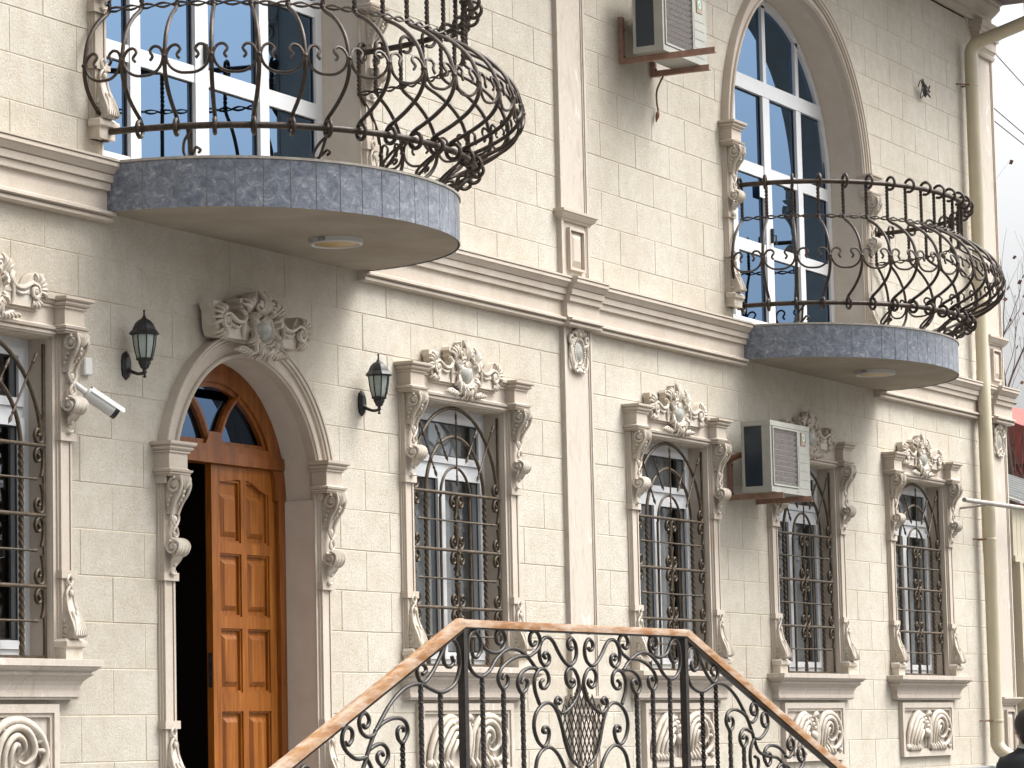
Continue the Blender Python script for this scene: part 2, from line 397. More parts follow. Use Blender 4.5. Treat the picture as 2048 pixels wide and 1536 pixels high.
def make_crest(plate=.055, back=-.0):
    "cartouche with scrolled wings; z origin at the centre of its oval"
    mb = MB()
    half = [(0, .200), (.030, .205), (.048, .196), (.052, .160), (.090, .158), (.100, .150), (.150, .152), (.205, .150), (.218, .130), (.200, .112), (.212, .090), (.190, .070), (.205, .025), (.250, .005), (.310, .012),
            (.345, .045), (.375, .085), (.420, .108), (.485, .106), (.488, .080), (.470, .060), (.462, -.030), (.445, -.075), (.430, -.085)]
    mb.prism(half + [(-x, z) for x, z in reversed(half[1:])], -plate, back)
    Y = -plate
    o = len(mb.v); mb.lathe([(.080, -.004), (.086, -.014), (.096, -.020), (.106, -.014), (.112, 0)], (0, 0, 0), 26, 'y')
    for i in range(o, len(mb.v)):
        x, y, z = mb.v[i]; mb.v[i] = (x, Y+y, z*.86-.010)
    for s in (-1, 1):
        fr_ = random.Random(17)
        for k in range(10):              # ragged rocaille fringe beside the oval
            a = radians(-60+k*13+fr_.uniform(-3, 3)); f = fr_.uniform(.88, 1.08); tw_ = radians(fr_.uniform(6, 22))*(1 if k > 4 else -1)
            mb.tube(catmull([(s*.112*cos(a), Y, .094*sin(a)-.012), (s*.136*f*cos(a+tw_*.4), Y-.020-.010*(k % 2), .112*sin(a+tw_*.4)-.014), (s*.160*f*cos(a+tw_), Y-.020, .124*sin(a+tw_)-.020), (s*.178*f*cos(a+tw_*1.3), Y+.002, .124*sin(a+tw_*1.3)-.028)], 2), [.007, .012, .014, .014, .013, .010, .004], 5)
        stroke(mb, [(s*.196, -.085, Y), (s*.206, -.03, Y-.010), (s*.200, .025, Y-.010), (s*.180, .062, Y-.008), (s*.205, .086, Y-.004)], .011)
        stroke(mb, [(s*.010, .065, Y-.01), (s*.022, .11, Y-.022), (s*.014, .16, Y-.020), (s*.030, .212, Y-.004)], .011)
        sp = [(p[0], p[1], Y-.020) for p in spiral(s*.072, .112, .030, 1.25, pi*.35, s, 10, .25)]
        stroke(mb, [(s*.016, .08, Y-.01), (s*.030, .125, Y-.018), (s*.055, .146, Y-.02)] + sp, .0085, 2, taper=False)
        for k, (x0, z0, x1, z1) in enumerate(((.105, .085, .150, .160), (.125, .075, .185, .148), (.115, .09, .115, .172), (.135, .07, .205, .118))):
            stroke(mb, [(s*x0, z0, Y), (s*(x0+x1)/2+s*.006, (z0+z1)/2+.012, Y-.020), (s*x1, z1, Y-.004)], .011)
        vol = [(p[0], p[1], Y-.014) for p in spiral(s*.392, -.002, .044, 1.35, pi*.55 if s > 0 else pi*.45, -s, 12, .2)]
        stroke(mb, [(s*.215, .082, Y-.004), (s*.190, .048, Y-.010), (s*.225, .014, Y-.014), (s*.285, .010, Y-.014), (s*.338, .030, Y-.014), (s*.368, .044, Y-.014)] + vol, .0115, 3, taper=False)
        stroke(mb, [(s*.205, .012, Y), (s*.250, -.018, Y-.008), (s*.300, -.018, Y-.008), (s*.345, .0, Y-.006)], .009)
        mb.blob((s*.392, Y-.010, -.002), .017, .018, .018, 8, 5)
        for k in range(6):
            a = radians(-20+k*24)
            stroke(mb, [(s*(.410+.028*cos(a)), .012+.026*sin(a), Y-.008), (s*(.418+.060*cos(a)), .012+.062*sin(a), Y-.020), (s*(.422+.082*cos(a)), .006+.094*sin(a), Y-.002)], .0100)
        for k in range(4):
            a = radians(-40-k*26)
            stroke(mb, [(s*(.398+.026*cos(a)), -.022+.026*sin(a), Y-.004), (s*(.404+.056*cos(a)), -.03+.046*sin(a), Y-.012), (s*(.414+.074*cos(a)), -.04+.052*sin(a), Y+.006)], .0085)
        stroke(mb, [(s*.034, -.100, Y-.012), (s*.056, -.128, Y-.020), (s*.044, -.160, Y-.012), (s*.066, -.182, Y)], .012)
        stroke(mb, [(s*.075, -.080, Y-.008), (s*.100, -.110, Y-.016), (s*.094, -.140, Y-.012), (s*.122, -.160, Y)], .012)
        stroke(mb, [(s*.085, -.135, Y+.004), (s*.140, -.142, Y-.006), (s*.200, -.126, Y-.002), (s*.250, -.140, Y+.008)], .011)
        for k in range(5): stroke(mb, [(s*(.12+.030*k), -.128, Y), (s*(.13+.031*k), -.152+.003*k, Y-.012), (s*(.142+.032*k), -.172+.006*k, Y+.004)], .0085)
        stroke(mb, [(s*.0, -.104, Y-.020), (s*.052, -.096, Y-.020), (s*.098, -.062, Y-.016)], .010)
    stroke(mb, [(0, .07, Y-.014), (0, .13, Y-.024), (0, .205, Y-.008)], .012)
    for k in range(7):
        a = radians(215+k*18.3); stroke(mb, [(.016*cos(a), .066, Y-.020), (.040*cos(a), .064+.036*sin(a), Y-.022), (.056*cos(a), .064+.066*sin(a), Y-.012)], .0085)
    stroke(mb, [(-.018, -.11, Y-.014), (0, -.13, Y-.020), (0, -.178, Y-.008)], .012)
    return mb
def make_shield():
    mb = MB(); v = mb
    v.lathe([(0, -.030), (.03, -.028), (.056, -.018), (.070, -.004), (.071, 0)], (0, 0, 0), 24, 'y')
    mb.v = [(x*1.22, y, z*1.02-.010) for x, y, z in mb.v]
    return mb
def make_acanthus():
    "twin acanthus scrolls of the apron panels, centre at origin"
    mb = MB(); Y = -.010
    def leaf(pts, r, lift=.022, per=4, lo=.25):
        P = catmull([(x, Y-lift*sin(pi*min(1, .15+.75*i/(len(pts)-1))), z) for i, (x, z) in enumerate(pts)], per); N = len(P)
        mb.tube(P, [r*(lo+(1-lo)*sin(pi*min(.93, .10+.86*i/(N-1)))) for i in range(N)], 7)
    # left: a plume rising from the corner and curling over into a bud
    leaf([(-.52, -.165), (-.50, -.06), (-.43, .05), (-.33, .125), (-.22, .145), (-.12, .105), (-.06, .03)], .024, .018)
    leaf([(-.47, -.16), (-.45, -.07), (-.38, .03), (-.30, .10), (-.21, .115), (-.13, .08), (-.075, .01)], .022, .034)
    leaf([(-.40, -.165), (-.39, -.08), (-.33, .0), (-.26, .065), (-.19, .08), (-.13, .05), (-.085, -.01)], .020, .040)
    leaf([(-.33, -.16), (-.33, -.09), (-.28, -.02), (-.22, .035), (-.17, .04), (-.12, .01)], .018, .042)
    leaf([(-.27, -.15), (-.26, -.09), (-.22, -.04), (-.18, -.005), (-.14, -.02)], .016, .040)
    mb.blob((-.085, Y-.030, -.028), .050, .034, .040, 10, 7)
    for k in range(6):
        x = -.26+.034*k; z = .128-.018*abs(k-1.5)-.012*max(0, k-2); leaf([(x, z-.02), (x+.022, z+.004), (x+.045, z-.012)], .015, .042, 4, .4)
    for k in range(5): x = -.50+.055*k; leaf([(x, -.12), (x+.012, -.155), (x+.034, -.172), (x+.052, -.150)], .019, .026, 4, .4)
    mb.blob((-.515, Y-.012, -.150), .034, .022, .028, 8, 5)
    # right: a large C scroll with two crescents inside
    leaf([(.02, -.165), (.035, -.06), (.04, .04), (.10, .115), (.20, .148), (.33, .135), (.44, .075), (.495, -.015), (.47, -.095), (.39, -.135), (.30, -.125), (.25, -.085)], .026, .034)
    leaf([(.09, -.15), (.085, -.05), (.10, .03), (.16, .095), (.25, .115), (.34, .085), (.39, .02), (.385, -.04), (.33, -.075), (.28, -.06)], .022, .040)
    leaf([(.15, -.13), (.135, -.04), (.16, .03), (.22, .07), (.29, .05), (.32, .0), (.30, -.03)], .019, .042)
    leaf([(.20, -.10), (.19, -.03), (.215, .02), (.26, .02), (.275, -.015)], .016, .040)
    for k in range(8):
        a = radians(150-k*22); leaf([(.25+.17*cos(a), .0+.11*sin(a)), (.25+.215*cos(a), .0+.142*sin(a)), (.25+.25*cos(a-.12), .0+.158*sin(a-.12))], .016, .036, 4, .35)
    for k in range(6): x = .02+.065*k; leaf([(x, -.11), (x+.010, -.15), (x+.028, -.172), (x+.046, -.152)], .018, .030, 4, .4)
    leaf([(.53, -.17), (.52, -.09), (.50, -.02), (.475, .04)], .020, .018); mb.blob((.525, Y-.012, -.150), .03, .02, .026, 8, 5)
    leaf([(-.02, .13), (-.005, .06), (-.02, -.03), (-.03, -.11), (-.01, -.165)], .024, .030)
    leaf([(-.05, .115), (.0, .145), (.06, .12)], .022, .026)
    return mb
def make_cartouche():
    "oval medallion of the pilasters"
    mb = MB()
    mb.lathe([(.105, 0), (.105, -.016), (.090, -.024), (.074, -.018), (.064, -.008)], (0, 0, 0), 26, 'y')
    mb.v = [(x*1.05, y, z*1.15) for x, y, z in mb.v]
    for k in range(30):
        a = 2*pi*k/30; mb.blob((.080*cos(a), -.024, .088*sin(a)), .0065, .008, .0065, 6, 4)
    for s in (-1, 1):
        P = [(p[0], p[1], -.020) for p in spiral(s*.115, .085, .036, 1.2, -pi*.5, s, 10, .25)]
        stroke(mb, [(s*.075, .03, -.012), (s*.10, .045, -.02)] + P, .012, 2, taper=False)
        P = [(p[0], p[1], -.020) for p in spiral(s*.055, -.118, .032, 1.2, pi*.5, s, 10, .25)]
        stroke(mb, [(s*.125, .0, -.006), (s*.132, -.05, -.016), (s*.115, -.10, -.02), (s*.085, -.125, -.02)] + P, .011, 2, taper=False)
        stroke(mb, [(s*.10, .06, -.012), (s*.13, .02, -.018), (s*.125, -.03, -.012)], .014)
        stroke(mb, [(s*.03, .11, -.02), (s*.07, .135, -.026), (s*.10, .125, -.016)], .013)
    for x, z, r in ((-.03, .150, .026), (.03, .150, .026), (0, .165, .028), (0, .125, .024)): mb.blob((x, -.022, z), r, .022, r, 9, 5)
    mb.blob((0, -.018, -.135), .035, .02, .022, 9, 5)
    return mb
CORBEL = make_corbel().mesh('corbel', 'carved_stone', 50); BASES = make_base_scroll().mesh('base_scroll', 'carved_stone', 40)
CREST = make_crest().mesh('crest', 'carved_stone', 50); SHIELD = make_shield().mesh('shield', 'medallion_stone', 60)
ACANTHUS = make_acanthus().mesh('acanthus_relief', 'carved_stone', 60)
CARTOUCHE = make_cartouche().mesh('cartouche', 'carved_stone', 50)
_m = MB(); _m.lathe([(0, -.022), (.03, -.020), (.055, -.013), (.067, -.004)], (0, 0, 0), 24, 'y'); _m.v = [(x*1.05, y, z*1.15) for x, y, z in _m.v]
MEDAL = _m.mesh('medallion', 'medallion_stone', 60)
def crest_at(parent, x, y, z, s=1.):
    a = put('crest', CREST, parent, (x, y, z)); b = put('shield', SHIELD, parent, (x, y-.055*s-.002, z))
    a.scale = b.scale = (s, s, s); return a, b
CAPLEV = [(0, 0), (.010, 0), (.011, .012), (.020, .014), (.021, .006), (.024, .020), (.036, .024), (.038, .012), (.044, .004), (.047, 0), (.130, 0), (.131, .010), (.141, .011), (.142, .003), (.146, .016), (.154, .026), (.162, .028), (.163, .020), (.168, .022), (.172, .034), (.178, .040), (.192, .041)]

# ---------------------------------------------------------------- wall: stone courses laid round the openings
def row_z(k):
    if k <= 7: return 2.2672+.25*k
    if k == 8: return 2.2672+.25*7.931
    if k in (9, 10): return 4.62
    return 2.2672+.25*(10.925+(k-11)*1.0116)
ROWS = []
k = -5
while k < 24:
    n = k+1 if k != 8 else 10
    ROWS.append((k if k < 9 else k, row_z(k), row_z(n))); k = n
def half_w(op, z):
    kind, c = op
    if kind == 'win': return .64 if 2.06 < z < 3.785 else 0.
    if kind == 'door':
        if z < DOOR_Z: return DOOR_R if z > 1.05 else 0.
        return sqrt(max(0, (DOOR_R+.03)**2-(z-DOOR_Z)**2))
    if z < ARCH_Z: return ARCH_R+.02 if z > 4.76 else 0.
    return sqrt(max(0, (ARCH_R+.03)**2-(z-ARCH_Z)**2))
OPEN = [('win', c) for c in WIN] + [('door', DOOR_C)] + [('arch', c) for c in ARCH]
def clip_cell(xa, xb, z0, z1):
    "pieces of one cell left over round the openings: list of (left xs, right xs, zs)"
    zm = .5*(z0+z1); parts = [([xa], [xb], [zm])]
    hits = []
    for op in OPEN:
        c = op[1]
        if op[0] == 'win': w_ = half_w(op, zm); curved = False
        else:
            zs = [z0+(z1-z0)*j/24 for j in range(25)]; ws = [half_w(op, z) for z in zs]
            curved = z1 > (DOOR_Z if op[0] == 'door' else ARCH_Z) and max(ws)-min(ws) > .004; w_ = max(ws) if curved else half_w(op, zm)
        if w_ > 0 and xb > c-w_ and xa < c+w_: hits.append((op, curved))
    if not hits: return [('rect', xa, xb, z0, z1)]
    op, curved = hits[0]; c = op[1]; out = []
    if not curved:
        w_ = half_w(op, zm)
        if c-w_-xa > .03: out += [('rect', xa, c-w_, z0, z1)]
        if xb-(c+w_) > .03: out += [('rect', c+w_, xb, z0, z1)]
        return out
    zs = [z0+(z1-z0)*(1-(1-j/24)**2) for j in range(25)] if half_w(op, z1) == 0 else [z0+(z1-z0)*j/10 for j in range(11)]
    apex = (DOOR_Z+DOOR_R if op[0] == 'door' else ARCH_Z+ARCH_R)+.03
    if z0 < apex < z1: zs = [z0+(apex-z0)*(1-(1-j/16)**2) for j in range(17)] + [z1]
    if xa < c:
        L = [(min(xb, c, max(xa, c-half_w(op, z))), z) for z in zs]
        K = [(x, z) for x, z in L if x-xa > .004]
        if K and max(x for x, z in K)-xa > .04: out.append(('poly', [(xa, K[0][1])] + K + [(xa, z1)]))
    if xb > c:
        Rr = [(max(xa, c, min(xb, c+half_w(op, z))), z) for z in zs]
        K = [(x, z) for x, z in Rr if xb-x > .004]
        if K and xb-min(x for x, z in K) > .04: out.append(('poly', [(xb, z1)] + K[::-1] + [(xb, K[0][1])]))
    return out
cells = []
for kk, z0, z1 in ROWS:
    up = kk >= 9
    odd = kk % 2
    la = (-5.488 if odd else -5.79) if up else (-5.79 if odd else -5.488)
    ra = (1.025 if odd else .727) if up else (.717 if odd else 1.019)
    js = [X_LEFT] + [la+.61*i for i in range(-6, 12) if X_LEFT+.05 < la+.61*i < -.05] + [.2] + [ra+.595*i for i in range(-2, 16) if .45 < ra+.595*i < X_RIGHT-.06] + [X_RIGHT]
    for a, b in zip(js, js[1:]): cells += clip_cell(a, b, z0, z1)
def project(p):
    d = Vector(p)-CAM; t = d.dot(fw); return 512+3250*d.dot(rr)/t, 384-3250*d.dot(uu)/t, t
wall_mb = MB(); info = []
for cidx, ce in enumerate(cells):
    if ce[0] == 'rect': _, xa, xb, z0, z1 = ce; wall_mb.box(xa, xb, .0035, .16, z0, z1); cx, cz, wd = .5*(xa+xb), .5*(z0+z1), xb-xa
    else:
        wall_mb.prism(ce[1], .0035, .16); xs = [q[0] for q in ce[1]]; zs = [q[1] for q in ce[1]]; cx, cz, wd = .5*(min(xs)+max(xs)), .5*(min(zs)+max(zs)), max(xs)-min(xs)
    px, py, t = project((cx, 0, cz))
    vis = -25 < px < 1049 and -25 < py < 793
    info.append(((wd/t**2 if vis else 0), cidx))
wall = wall_mb.obj('wall', 'mortar', building, None)
info.sort(reverse=True); near = {i for a, i in info[:296] if a > 0}
J = .0023; shared = {}; rest = MB()
for cidx, ce in enumerate(cells):
    if ce[0] == 'rect':
        _, xa, xb, z0, z1 = ce; key = (round(xb-xa, 3), round(z1-z0, 3))
        if cidx in near:
            if key not in shared: shared[key] = MB().cbox(J, key[0]-J, 0, .02, J, key[1]-J, .003).mesh('stone_block', 'wall_stone', None)
            o = put('stone_block', shared[key], wall, (xa, random.uniform(-.0015, .0012), z0))
        else: rest.cbox(xa+J, xb-J, 0, .02, z0+J, z1-J, .003)
    else:
        pl = ce[1]; xs = [q[0] for q in pl]; zs = [q[1] for q in pl]; x0, x1, z0, z1 = min(xs), max(xs), min(zs), max(zs)
        pl = [(min(max(x, x0+J), x1-J), min(max(z, z0+J), z1-J)) for x, z in pl]
        if cidx in near: MB().prism(pl, 0, .02).obj('stone_block', 'wall_stone', wall, None)
        else: rest.prism(pl, 0, .02)
ro = rest.obj('far_stone_blocks', 'wall_stone', wall, None); ro['kind'] = 'stuff'

# body of the house behind the front: side walls, floors, back, roof with eaves
b = MB()
b.box(X_LEFT, X_LEFT+.2, .161, 7.8, 0, 8.5); b.box(X_RIGHT-.2, X_RIGHT-.001, .161, 7.8, 0, 8.5); b.box(X_LEFT, X_RIGHT-.001, 7.8, 8., 0, 8.5)
b.obj('side_wall', 'wall_stone', building, None)
b = MB(); b.box(X_LEFT+.2, X_RIGHT-.2, 1.6, 1.7, .3, 8.4); b.box(X_LEFT+.2, X_RIGHT-.2, .17, 1.6, 4.35, 4.6); b.box(X_LEFT+.2, X_RIGHT-.2, .17, 1.6, .95, 1.05); b.box(X_LEFT+.2, X_RIGHT-.2, .17, 7.8, 8.35, 8.45)
for x in (-5.2, -3.1, -.2, 3.1, 5.75): b.box(x-.04, x+.04, .2, 1.6, 1.05, 4.35)
b.obj('interior', 'room_dark', building, None)
b = MB(); b.box(X_LEFT, X_RIGHT+.05, -1.0, 8.3, 8.53, 8.68); b.add([(X_LEFT, -1.04, 8.68), (X_RIGHT+.07, -1.04, 8.68), (X_RIGHT+.07, 8.3, 8.68), (X_LEFT, 8.3, 8.68), (X_LEFT, 4, 10.2), (X_RIGHT-2, 4, 10.2)], [(0, 1, 5, 4), (1, 2, 5), (2, 3, 4, 5), (3, 0, 4), (0, 3, 2, 1)])
roof = b.obj('roof', 'eave_dark', building, None)
b = MB(); b.prismx([(0, 8.30), (-.03, 8.30), (-.03, 8.33), (-.06, 8.35), (-.06, 8.38), (-.11, 8.42), (-.15, 8.46), (-.15, 8.49), (-.17, 8.5), (-.17, 8.529), (0, 8.529)], X_LEFT, X_RIGHT-.06)
b.obj('crown_cornice', 'trim_stone', roof, None)
b = MB(); b.box(X_LEFT, X_RIGHT+.03, -.055, .15, 0, 1.245); b.stack(X_LEFT, X_RIGHT+.03, .055, [(1.20, 0), (1.205, .015), (1.24, .015), (1.25, .008)], .15)
b.obj('plinth', 'granite', building, None)
# string course between the storeys
CP = [(0, 4.450), (-.046, 4.450), (-.060, 4.456), (-.060, 4.472), (-.046, 4.473), (-.046, 4.480), (-.078, 4.488), (-.078, 4.504), (-.056, 4.506), (-.040, 4.520), (-.040, 4.620), (-.062, 4.622), (-.066, 4.660), (-.058, 4.662), (-.080, 4.666), (-.084, 4.704), (-.074, 4.706), (-.090, 4.712), (-.112, 4.742), (-.124, 4.748), (-.124, 4.768), (-.112, 4.770), (-.130, 4.775), (-.130, 4.788), (0, 4.814)]
for x0, x1, e in ((X_LEFT, -5.53, 0), (-2.80, -.035, 0), (-.035, .475, .042), (.475, 3.15, 0), (6.02, 8.92, 0), (8.92, X_RIGHT+.03, .042)):
    MB().prismx([(y-(e if y < 0 else 0), z) for y, z in CP], x0, x1).obj('string_course', 'trim_stone', building, None)
# pilasters
def pilaster(x0, x1, top, low_panel=True):
    xc = .5*(x0+x1); b = MB()
    for za, zb in ((1.25, 4.46), (4.80, top)):
        b.box(x0, x1, -.022, 0, za, zb); b.box(x0, x0+.03, -.037, -.02, za, zb); b.box(x1-.03, x1, -.037, -.02, za, zb); b.box(x0+.03, x0+.045, -.029, -.02, za, zb); b.box(x1-.045, x1-.03, -.029, -.02, za, zb)
    p = b.obj('pilaster', 'marble_stone', building, None)
    for zc in (5.20, 1.80): MB().stack(x0-.006, x1+.006, .037, [(zc, 0), (zc+.006, .006), (zc+.016, .008), (zc+.02, .018), (zc+.042, .034), (zc+.056, .040), (zc+.060, .048), (zc+.078, .048)]).obj('capital', 'trim_stone', p, None)
    for z0, z1 in ((4.86, 5.16), (1.32, 1.76)):
        b = MB(); a, c = x0+.10, x1-.10
        for (u0_, u1_, v0, v1) in ((a, a+.018, z0, z1), (c-.018, c, z0, z1), (a+.018, c-.018, z0, z0+.018), (a+.018, c-.018, z1-.018, z1)): b.box(u0_, u1_, -.052, -.021, v0, v1)
        s_ = .07
        b.add([(a+.02, -.024, z0+.02), (c-.02, -.024, z0+.02), (c-.02, -.024, z1-.02), (a+.02, -.024, z1-.02), (a+s_, -.046, z0+s_), (c-s_, -.046, z0+s_), (c-s_, -.046, z1-s_), (a+s_, -.046, z1-s_)],
              [(0, 1, 5, 4), (1, 2, 6, 5), (2, 3, 7, 6), (3, 0, 4, 7), (4, 5, 6, 7)])
        b.obj('raised_panel', 'trim_stone', p, None)
    for z in (4.285,) + ((7.75,) if top > 8.1 else ()):
        put('cartouche', CARTOUCHE, p, (xc, -.022, z)); put('medallion', MEDAL, p, (xc, -.026, z))
    return p
pilaster(0., .44, 8.3); p2 = pilaster(8.95, 9.38, 8.0)
MB().stack(8.94, 9.39, .04, [(7.97, 0), (7.98, .010), (8.01, .018), (8.02, .006), (8.05, .02), (8.06, .03), (8.15, .03), (8.155, .05), (8.19, .052), (8.195, .07), (8.23, .072), (8.235, .09), (8.29, .10), (8.30, .085)]).obj('capital', 'trim_stone', p2, None)

# ---------------------------------------------------------------- ground-floor windows
def rect_frame(mb, x0, x1, z0, z1, w_, y0, y1):
    mb.box(x0, x0+w_, y0, y1, z0, z1); mb.box(x1-w_, x1, y0, y1, z0, z1); mb.box(x0+w_, x1-w_, y0, y1, z0, z0+w_); mb.box(x0+w_, x1-w_, y0, y1, z1-w_, z1)
b = MB(); rect_frame(b, -.626, .626, 2.062, 3.775, .055, .140, .205); b.box(-.571, .571, .142, .203, 3.345, 3.40)
rect_frame(b, -.569, .569, 3.402, 3.718, .046, .128, .19)
M_FR = b.mesh('window', 'pvc_white', 30)
def sash(x0, x1):
    mb = MB(); rect_frame(mb, x0, x1, 2.119, 3.343, .046, .124, .185); return mb.mesh('sash', 'pvc_white', 30)
M_S1, M_S2 = sash(-.569, -.012), sash(-.010, .569)
def pane(x0, x1, z0, z1, y): return MB().add([(x0, y, z0), (x1, y, z0), (x1, y, z1), (x0, y, z1), (x0, y+.006, z0), (x1, y+.006, z0), (x1, y+.006, z1), (x0, y+.006, z1)], [(0, 1, 2, 3)])
M_P = [pane(-.523, -.058, 2.165, 3.297, .15).mesh('pane', 'clear_glass'), pane(.036, .523, 2.165, 3.297, .15).mesh('pane', 'clear_glass'), pane(-.523, .523, 3.448, 3.672, .15).mesh('pane', 'tinted_low') if 0 else pane(-.523, .523, 3.448, 3.672, .15).mesh('pane', 'clear_glass')]
def gask(x0, x1, z0, z1):
    mb = MB(); rect_frame(mb, x0, x1, z0, z1, .008, .146, .149); return mb
g = MB()
for q in ((-.523, -.058, 2.165, 3.297), (.036, .523, 2.165, 3.297), (-.523, .523, 3.448, 3.672)): rect_frame(g, *q, .009, .144, .1485)
M_G = g.mesh('gasket', 'dark_gasket')
b = MB(); b.box(-.66, -.6265, .0205, .25, 2.02, 3.78); b.box(.6265, .66, .0205, .25, 2.02, 3.78); b.box(-.66, .66, .0205, .25, 3.776, 3.80)
b.box(-.64, -.6265, .0, .0205, 2.06, 3.78); b.box(.6265, .64, 0, .0205, 2.06, 3.78)
M_RV = b.mesh('reveal', 'reveal_plaster')
def jamb(s):
    mb = MB()
    def bx(a, c, d, z0=2.06, z1=3.79): mb.box(min(s*a, s*c), max(s*a, s*c), -d, 0, z0, z1)
    bx(.628, .790, .012); bx(.655, .780, .022); bx(.668, .685, .036); bx(.755, .772, .036); bx(.690, .750, .030)
    for z in (3.222, 2.490): bx(.650, .796, .050, z, z+.043)
    bx(.664, .776, .0385, 3.266, 3.788); bx(.664, .776, .0385, 2.062, 2.489)
    return mb.mesh('jamb_moulding', 'trim_stone')
M_J = [jamb(-1), jamb(1)]
b = MB(); b.stack(.62, .80, .102, [(3.790+z, o) for z, o in CAPLEV]); M_B1 = b.mesh('entablature_block', 'trim_stone')
b = MB(); b.stack(-.80, -.62, .102, [(3.790+z, o) for z, o in CAPLEV]); M_B0 = b.mesh('entablature_block', 'trim_stone')
b = MB(); b.prismx([(.0205, 3.772), (-.030, 3.772), (-.034, 3.782), (-.046, 3.783), (-.048, 3.796), (-.040, 3.797), (-.040, 3.802), (-.058, 3.806), (-.062, 3.820), (-.048, 3.824), (-.034, 3.834), (-.034, 3.925), (-.046, 3.926), (-.047, 3.938), (-.038, 3.939), (-.050, 3.945), (-.062, 3.958), (-.056, 3.960), (-.070, 3.966), (-.072, 3.982), (.0, 3.985), (.0205, 3.985)], -.618, .618)
b.box(-.445, .445, -.046, -.030, 3.885, 3.985)
M_F = b.mesh('frieze', 'trim_stone')
b = MB(); b.stack(-.79, .79, .05, [(1.852, 0), (1.864, .0), (1.866, .012), (1.886, .012), (1.888, .004), (1.900, .004), (1.925, .010), (1.948, .022), (1.968, .042), (1.980, .060), (1.984, .062), (1.986, .052), (1.996, .052), (2.000, .066), (2.012, .082), (2.022, .086), (2.024, .098), (2.058, .100), (2.060, .096)])
b.box(-.625, .625, 0, .2, 1.98, 2.061)
M_SL = b.mesh('sill', 'marble_stone')
b = MB(); rect_frame(b, -.635, .635, 1.362, 1.828, .045, -.040, 0); rect_frame(b, -.590, .590, 1.407, 1.783, .022, -.028, 0); b.box(-.568, .568, -.010, 0, 1.429, 1.761)
M_AP = b.mesh('apron_panel', 'marble_stone')
rng = random.Random(3)
def curtain(x0, x1, z0, z1, y, seed):
    rg = random.Random(seed); mb = MB(); n = 40; top = []; bot = []
    ph = rg.random()*6
    for i in range(n+1):
        t = i/n; x = x0+(x1-x0)*t; yy = y+.018*sin(t*34+ph)+.012*sin(t*17+2*ph)
        top.append((x, yy, z1)); bot.append((x, yy, z0))
    return mb.add(top+bot, [(i, i+1, n+2+i, n+1+i) for i in range(n)])
for wi, c in enumerate(WIN):
    win = put('window', M_FR, building, (c, 0, 0))
    for nm, me in (('sash', M_S1), ('sash', M_S2), ('pane', M_P[0]), ('pane', M_P[1]), ('pane', M_P[2]), ('gasket', M_G), ('reveal', M_RV), ('jamb_moulding', M_J[0]), ('jamb_moulding', M_J[1]),
                   ('entablature_block', M_B0), ('entablature_block', M_B1), ('frieze', M_F), ('sill', M_SL), ('apron_panel', M_AP)): put(nm, me, win)
    for s in (-1, 1): put('corbel', CORBEL, win, (s*.72, -.036, 3.79)).scale = (1, 1, .96); put('base_scroll', BASES, win, (s*.72, -.012, 2.06))
    crest_at(win, 0, -.010, 3.985)
    put('acanthus_relief', ACANTHUS, win, (0, -.008, 1.595))
    if wi: curtain(-.22 if wi != 3 else .05, .6, 2.1, 3.7, .27, wi).obj('curtain', 'curtain', win, 60)

# ---------------------------------------------------------------- entrance
ent = sub('entrance', building, (DOOR_C, 0, 0))
def ring_prof(ri, ro): return [(ri, .03), (ri, -.034), (ri+.010, -.040), (ri+.011, -.050), (ri+.022, -.054), (ri+.030, -.046), (ri+.031, -.030), (ro-.056, -.030), (ro-.055, -.046), (ro-.045, -.048), (ro-.044, -.038), (ro-.040, -.038), (ro-.038, -.058), (ro-.022, -.062), (ro-.021, -.050), (ro-.017, -.050), (ro-.015, -.068), (ro-.004, -.070), (ro, -.064), (ro, .0), (ri+.03, .0), (ri+.03, .03)]
b = MB(); b.ring(0, DOOR_Z, ring_prof(DOOR_R, DOOR_R+.150), 0, pi, 56); b.obj('arch_moulding', 'trim_stone', ent, 30)
def side_strip(s, hw, z0, z1, bands, parent, zc, zbase):
    mb = MB()
    def bx(a, c, d, za=z0, zb=z1): mb.box(min(s*a, s*c), max(s*a, s*c), -d, 0, za, zb)
    bx(hw, hw+.155, .012); bx(hw+.020, hw+.146, .024); bx(hw+.030, hw+.048, .038); bx(hw+.118, hw+.136, .038); bx(hw+.052, hw+.114, .032)
    for z in bands: bx(hw+.012, hw+.162, .052, z, z+.045)
    bx(hw+.026, hw+.140, .0385, bands[0]+.046, z1-.002)
    if zbase is not None: bx(hw+.026, hw+.140, .0385, z0+.002, bands[-1]-.002)
    mb.obj('jamb_moulding', 'trim_stone', parent, None)
    x = s*(hw+.083)
    put('corbel', CORBEL, parent, (x, -.036, zc))
    MB().stack(x-.092, x+.092, .102, [(zc+z, o) for z, o in CAPLEV]).obj('entablature_block', 'trim_stone', parent, None)
    if zbase is not None: put('base_scroll', BASES, parent, (x, -.012, zbase))
for s in (-1, 1):
    side_strip(s, DOOR_R-.018, 1.25, 3.09, (2.51, 1.69), ent, 3.09, 1.25)
for _o in crest_at(ent, 0, -.030, 4.005, 1.04): _o.scale.y = 1.75
_o.location.y = -.030-.055*1.75-.003
b = MB(); hw = DOOR_R-.015
